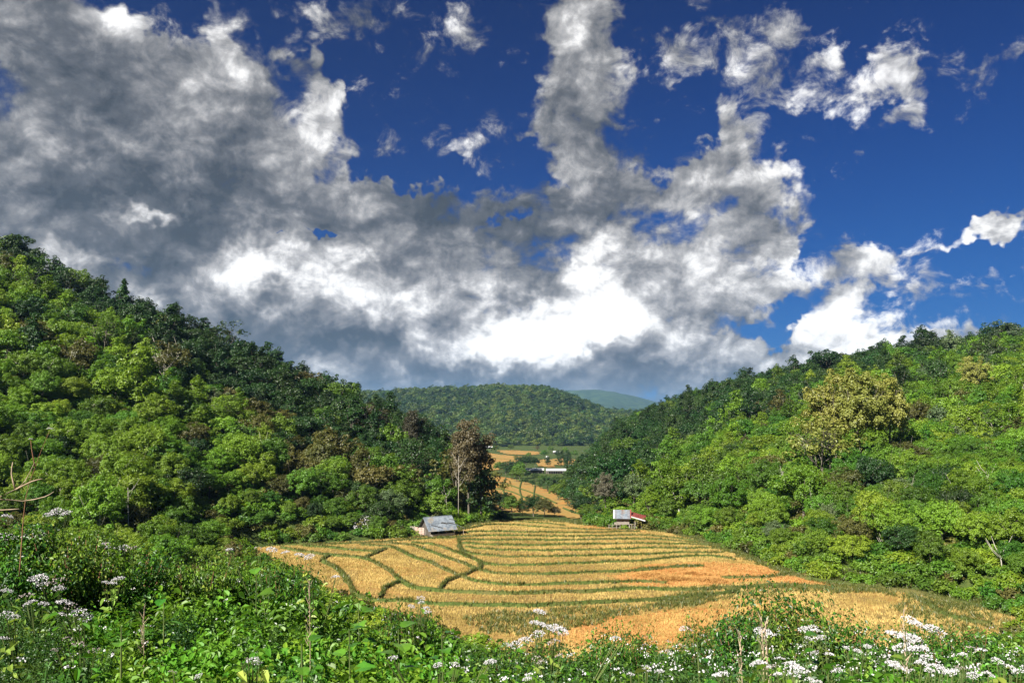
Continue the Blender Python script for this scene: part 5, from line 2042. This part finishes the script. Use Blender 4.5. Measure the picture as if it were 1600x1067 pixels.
# ---- broad-leaved plants whose single leaves can be told apart
def big_leaf(name, seed):
    rng = np.random.default_rng(seed)
    n = 9
    v, f = [], []
    for i in range(n):
        t = i / (n - 1)
        w_ = .46 * math.sin(math.pi * min(1, (t * .86 + .10))) ** .8 * (1 + (.16 if i % 2 else -.10))
        if i == n - 1:
            w_ = .02
        z = -.28 * t * t + .02
        v += [(-w_, t, z + .10 * w_ * 2), (0, t, z), (w_, t, z + .10 * w_ * 2)]
    for i in range(n - 1):
        a = i * 3
        f += [(a, a + 1, a + 4, a + 3), (a + 1, a + 2, a + 5, a + 4)]
    me = bpy.data.meshes.new(name)
    me.from_pydata(v, [], f)
    me.materials.append(M['big_leaf'])
    return me


M['big_leaf'] = leaf_mat('broad_leaves', (.045, .13, .012), (.10, .23, .02), trans=.3, rough=.35, spec=.5, scale=6.0, obj_rand=.5)
BL = [big_leaf('leaf', 400 + i) for i in range(2)]
BIG = [(5.2, 560, 960, 'broad-leaved plant with bright lobed leaves before the left terrace corner', 7, .15),
       (4.6, 622, 1010, 'broad-leaved plant right of centre-left, with low spreading bright leaves', 6, .16),
       (4.8, 545, 1012, 'broad-leaved plant standing below the bright one before the terrace corner', 6, .15),
       (4.2, 470, 1052, 'broad-leaved plant cut by the bottom edge, left of centre', 6, .14),
       (5.0, 690, 1018, 'broad-leaved plant beside the orange earth at the lower middle', 6, .14),
       (4.4, 188, 1012, 'broad-leaved plant with yellowish leaves low at the left', 6, .13),
       (4.6, 255, 958, 'broad-leaved plant among creepers in the middle of the left bank', 5, .12),
       (5.6, 400, 905, 'broad-leaved plant near the top of the creeper mound', 5, .12),
       (4.6, 1290, 1020, 'leafy upright plant with long pale leaves right of the tall bush', 7, .12),
       (4.4, 1090, 1035, 'leafy upright plant at the bottom, left of the tall bush', 6, .11)]
for (y, px, row, label, n, ls) in BIG:
    y = can_y(px, row + 14) - .2
    ls *= y / 4.8 * .62
    c = at(px, row, y)
    z = gz(c.x, y)
    e = empty('broad_leaved_plant', (c.x, y, z))
    tag(e, label, 'plant', 'broad-leaved plants on the near bank')
    H_ = c.z - z + .12
    mb = MB()
    mb.tube([(0, 0, -.1), (.02, 0, H_ * .5), (0, 0, H_)], [.010, .008, .004], 5)
    mb.build('stem', M['stem_green'], e)
    for i in range(n):
        a = i * 2.4 + r_.uniform(-.3, .3)
        zz = H_ * (.55 + .45 * (i + 1) / n)
        s = ls * r_.uniform(.8, 1.25)
        L_ = link('leaf', BL[i % 2], e, (math.sin(-a) * .05, math.cos(a) * .05, zz))
        L_.rotation_euler = (r_.uniform(-.1, .5), r_.uniform(-.3, .3), a)
        L_.scale = (s, s, s)

# ---- bushes on the bank: px, row of the top, depth, width in px, leaves, label
FB = [weed_mesh('fine_bush%d' % i, 500 + i, .50, 1.0, 8500, .030, [('fg_dark', .60), ('fg_leaf', .34), ('fg_yellow', .06)], 22) for i in range(2)]
BUSH = [(1218, 918, 9.5, 1.05, 'tall dark bush standing against the right terraces'),
        (1180, 950, 8.6, .85, 'bush just left of the tall dark one'), (1252, 948, 8.8, .9, 'bush just right of the tall dark one'),
        (1082, 958, 10.5, .60, 'small dark bush left of the tall one, before the orange straw'),
        (1350, 962, 9.0, .95, 'rounded bush between the tall one and the large flower cluster'),
        (1395, 972, 9.0, .75, 'bush behind the large white flower cluster'), (1500, 985, 8.0, .8, 'bush right of the large white flower cluster'),
        (1575, 978, 8.5, .95, 'bush at the right edge of the bank'), (800, 996, 8.6, .7, 'low bush at the lower middle, before the weedy strip'),
        (935, 985, 8.8, .75, 'low bush before the middle of the orange straw'), (985, 975, 9.5, .6, 'thin low bush right of the middle'),
        (1030, 985, 8.6, .8, 'low bush between the middle and the small dark one'), (650, 945, 9.6, .7, 'bush at the right end of the creeper mound'),
        (612, 952, 9.2, .7, 'bush in front of the terrace corner'), (455, 872, 10.5, .9, 'bush topping the right shoulder of the creeper mound'),
        (395, 855, 11.0, .95, 'bush on the crest of the creeper mound'), (300, 862, 10.0, .9, 'bush on the crest left of the creeper mound'),
        (215, 852, 9.5, .9, 'bush on the left crest of the bank'), (130, 818, 9.0, 1.0, 'tall bush behind the highest white flowers'),
        (40, 800, 8.5, 1.0, 'bush at the left edge behind the highest flowers')]
for i, (px, row, y, wd, label) in enumerate(BUSH):
    tp = at(px, row, y)
    z = gz(tp.x, y)
    h_ = tp.z - z
    o = link('bush', FB[i % 2], None, (tp.x, y, z - .05))
    o.scale = (wd * 1.25, wd * 1.25, h_ * 1.03)
    o.rotation_euler = (0, 0, r_.uniform(0, 6.28))
    tag(o, label, 'bush', 'bushes on the near bank')

# ---- dry twigs reaching in from the left, pale grass stalks at the right
def twig(name, base, ctrl, y, r0, label, cat, mat='dry_twig', leaves=True):
    b = Vector(base)
    e = empty(name, b)
    tag(e, label, cat)
    mb = MB()
    for ln in ctrl:
        pts = [at(a, c, y + d) - b for a, c, d in ln]
        sp_ = [Vector(p) for p in spline(np.array([tuple(p) for p in pts]), .06)]
        n_ = len(sp_)
        mb.tube(sp_, [r0 * (1 - .8 * i / n_) for i in range(n_)], 5)
    mb.build('stem', M[mat], e, True)
    return e


tb = at(-30, 800, 4.4)
twig('dry_branch', (tb.x, tb.y, gz(tb.x, tb.y)), [[(-60, 860, 0), (-30, 800, 0), (0, 776, 0), (24, 765, .1), (40, 750, .2), (54, 722, .2)],
                                                  [(-60, 790, 0), (0, 780, 0), (35, 783, .1), (70, 776, .1), (84, 768, .1)],
                                                  [(24, 765, .1), (18, 740, .1), (20, 722, .1)], [(-40, 800, 0), (0, 797, 0), (30, 795, 0)],
                                                  [(24, 765, .1), (50, 752, .1), (66, 748, .1)]], 4.4, .006,
     'pale dry branch arching in from the left edge above the flowers', 'branch')
e = twig('dry_flower_stalk', (at(44, 780, 4.9).x, 4.9, gz(at(44, 780, 4.9).x, 4.9)), [[(30, 900, 0), (40, 780, 0), (55, 730, 0), (66, 700, 0), (78, 672, 0)],
                                                                                     [(55, 730, 0), (50, 705, 0), (48, 688, 0)]], 4.9, .004,
         'reddish dry flower stalk standing above the left edge weeds', 'stalk', 'stem_red')
for (a, b_, s) in ((78, 670, 5), (48, 686, 3.5)):
    h = link('flower_head', HEADS[0], e, tuple(at(a, b_, 4.9) - e.location))
    h.scale = (s * 4.9 / FPX,) * 3
for k, (px, r0_, r1_, lab) in enumerate(((1153, 985, 1060, 'pale grass stalk left of the tall bush'), (1190, 962, 1040, 'pale feathery grass stalk before the tall bush'),
                                         (1198, 970, 1046, 'leaning pale grass stalk before the tall bush'), (1414, 950, 1000, 'upright green stalk above the large flower cluster'),
                                         (222, 948, 1000, 'thin dry reddish stalk in the creepers'), (484, 905, 975, 'bare brown stalk at the right shoulder of the creepers'))):
    y = 5.0 if k < 4 else 6.0
    b = at(px, r1_, y)
    z = gz(b.x, y)
    e = empty('grass_stalk', (b.x, y, z))
    tag(e, lab, 'grass stalk')
    mb = MB()
    tp = at(px + r_.uniform(-5, 5), r0_, y) - Vector((b.x, y, z))
    mb.tube([(0, 0, -.05), tp * .5 + Vector((.02, 0, 0)), tp], [.005, .004, .002], 4)
    mb.build('stem', M['dry_twig'] if k != 3 else M['stem_green'], e)
    mb = MB()
    for q in range(16):
        p0 = tp * (.68 + .32 * q / 16)
        mb.tube([p0, p0 + Vector((r_.uniform(-.04, .04), r_.uniform(-.04, .04), .05))], [.004, .001], 3, False)
    mb.build('plume', M['dry_twig'], e)

# ---- a white-flowering bush and bare trunks at the foot of the left wood
g_ = on_field(560, 840)
g_ = (g_[0], g_[1] + 3)
e = place_tree('flowering_bush', 'bush0', (g_[0], g_[1], gz(*g_)), 1.0, .3, 'grey')
e.scale = (2.6, 1.9, 1.35)
tag(e, 'wide low bush sprinkled with white blossom at the foot of the left wood', 'bush')
rngB = np.random.default_rng(77)
d = rngB.normal(0, 1, (900, 3))
d[:, 2] = np.abs(d[:, 2])
d /= np.linalg.norm(d, axis=1, keepdims=True)
v, f = leaves_np(d * np.array([4.0, 3.2, 2.3]) * rngB.uniform(.8, 1.03, (900, 1)), d + np.array([0, 0, .4]), .19, rngB)
bl = link('blossom', mesh_np('blossom', v, f, [M['petal']]), e)
bl.scale = tuple(1 / s for s in e.scale)
SNAG = [(205, 762, 0, 124, 'short pale dead trunk low on the left slope behind the bank'), (170, 560, 0, 232, 'thin pale dead trunk high in the left wood'),
        (505, 588, 0, 285, 'pale bare stem near the left skyline'), (717, 712, 0, 178, 'pale trunk under the tall brown tree'),
        (1342, 745, 0, 150, 'leaning pale dead trunk below the golden clump'), (1385, 858, 0, 118, 'pale broken trunk low on the right slope'),
        (1228, 735, 0, 168, 'thin pale stem left of the golden clump'), (1565, 862, 0, 100, 'pale bare stem at the lower right edge of the wood'),
        (1545, 735, 0, 130, 'bare grey stem far right, halfway up the slope'), (612, 815, 0, 170, 'pinkish bare forked tree just left of the board pen'),
        (634, 800, 0, 174, 'bare forked tree right behind the board pen'), (700, 770, 0, 180, 'thin bare stem in front of the left wood, left of the tall brown tree')]
for i, (px, row, h_, y, label) in enumerate(SNAG):
    b = at(px, row, y)
    z = gz(b.x, y)
    e = empty('dead_tree', (b.x, y, z))
    tag(e, label, 'dead tree')
    hh = b.z - z
    mb = MB()
    lean = Vector((r_.uniform(-.15, .15), r_.uniform(-.1, .1), 0)) * hh
    mb.tube([(0, 0, -.5), lean * .4 + Vector((0, 0, hh * .5)), lean + Vector((0, 0, hh))], [.09, .06, .02], 6)
    mb.build('trunk', M['pale_bark'], e, True)
    for q in range(5):
        s0 = lean * (.5 + .1 * q) + Vector((0, 0, hh * (.55 + .09 * q)))
        a = r_.uniform(0, 6.28)
        mb = MB()
        mb.tube([s0, s0 + Vector((math.cos(a) * .9, math.sin(a) * .6, .9)), s0 + Vector((math.cos(a) * 1.6, math.sin(a) * 1.1, 2.2))], [.045, .03, .012], 5)
        mb.build('limb', M['pale_bark'], e, True)

# ------------------------------------------------------------------ the air
hm = bpy.data.materials.new('haze')
hm.use_nodes = True
ht = hm.node_tree
for n in list(ht.nodes):
    ht.nodes.remove(n)
hb = NB(ht)
ho = hb.node('ShaderNodeOutputMaterial')
pv = hb.node('ShaderNodeVolumePrincipled')
pv.inputs['Color'].default_value = (.36, .62, 1.0, 1)
pv.inputs['Density'].default_value = 4.6e-5
pv.inputs['Anisotropy'].default_value = .2
ht.links.new(pv.outputs[0], ho.inputs['Volume'])
mb = MB()
mb.box((0, 0, 190), (34000, 34000, 640))
hz_o = mb.build('haze', hm)
tag(hz_o, 'thin blue haze lying over the whole valley', 'haze', kind='stuff')
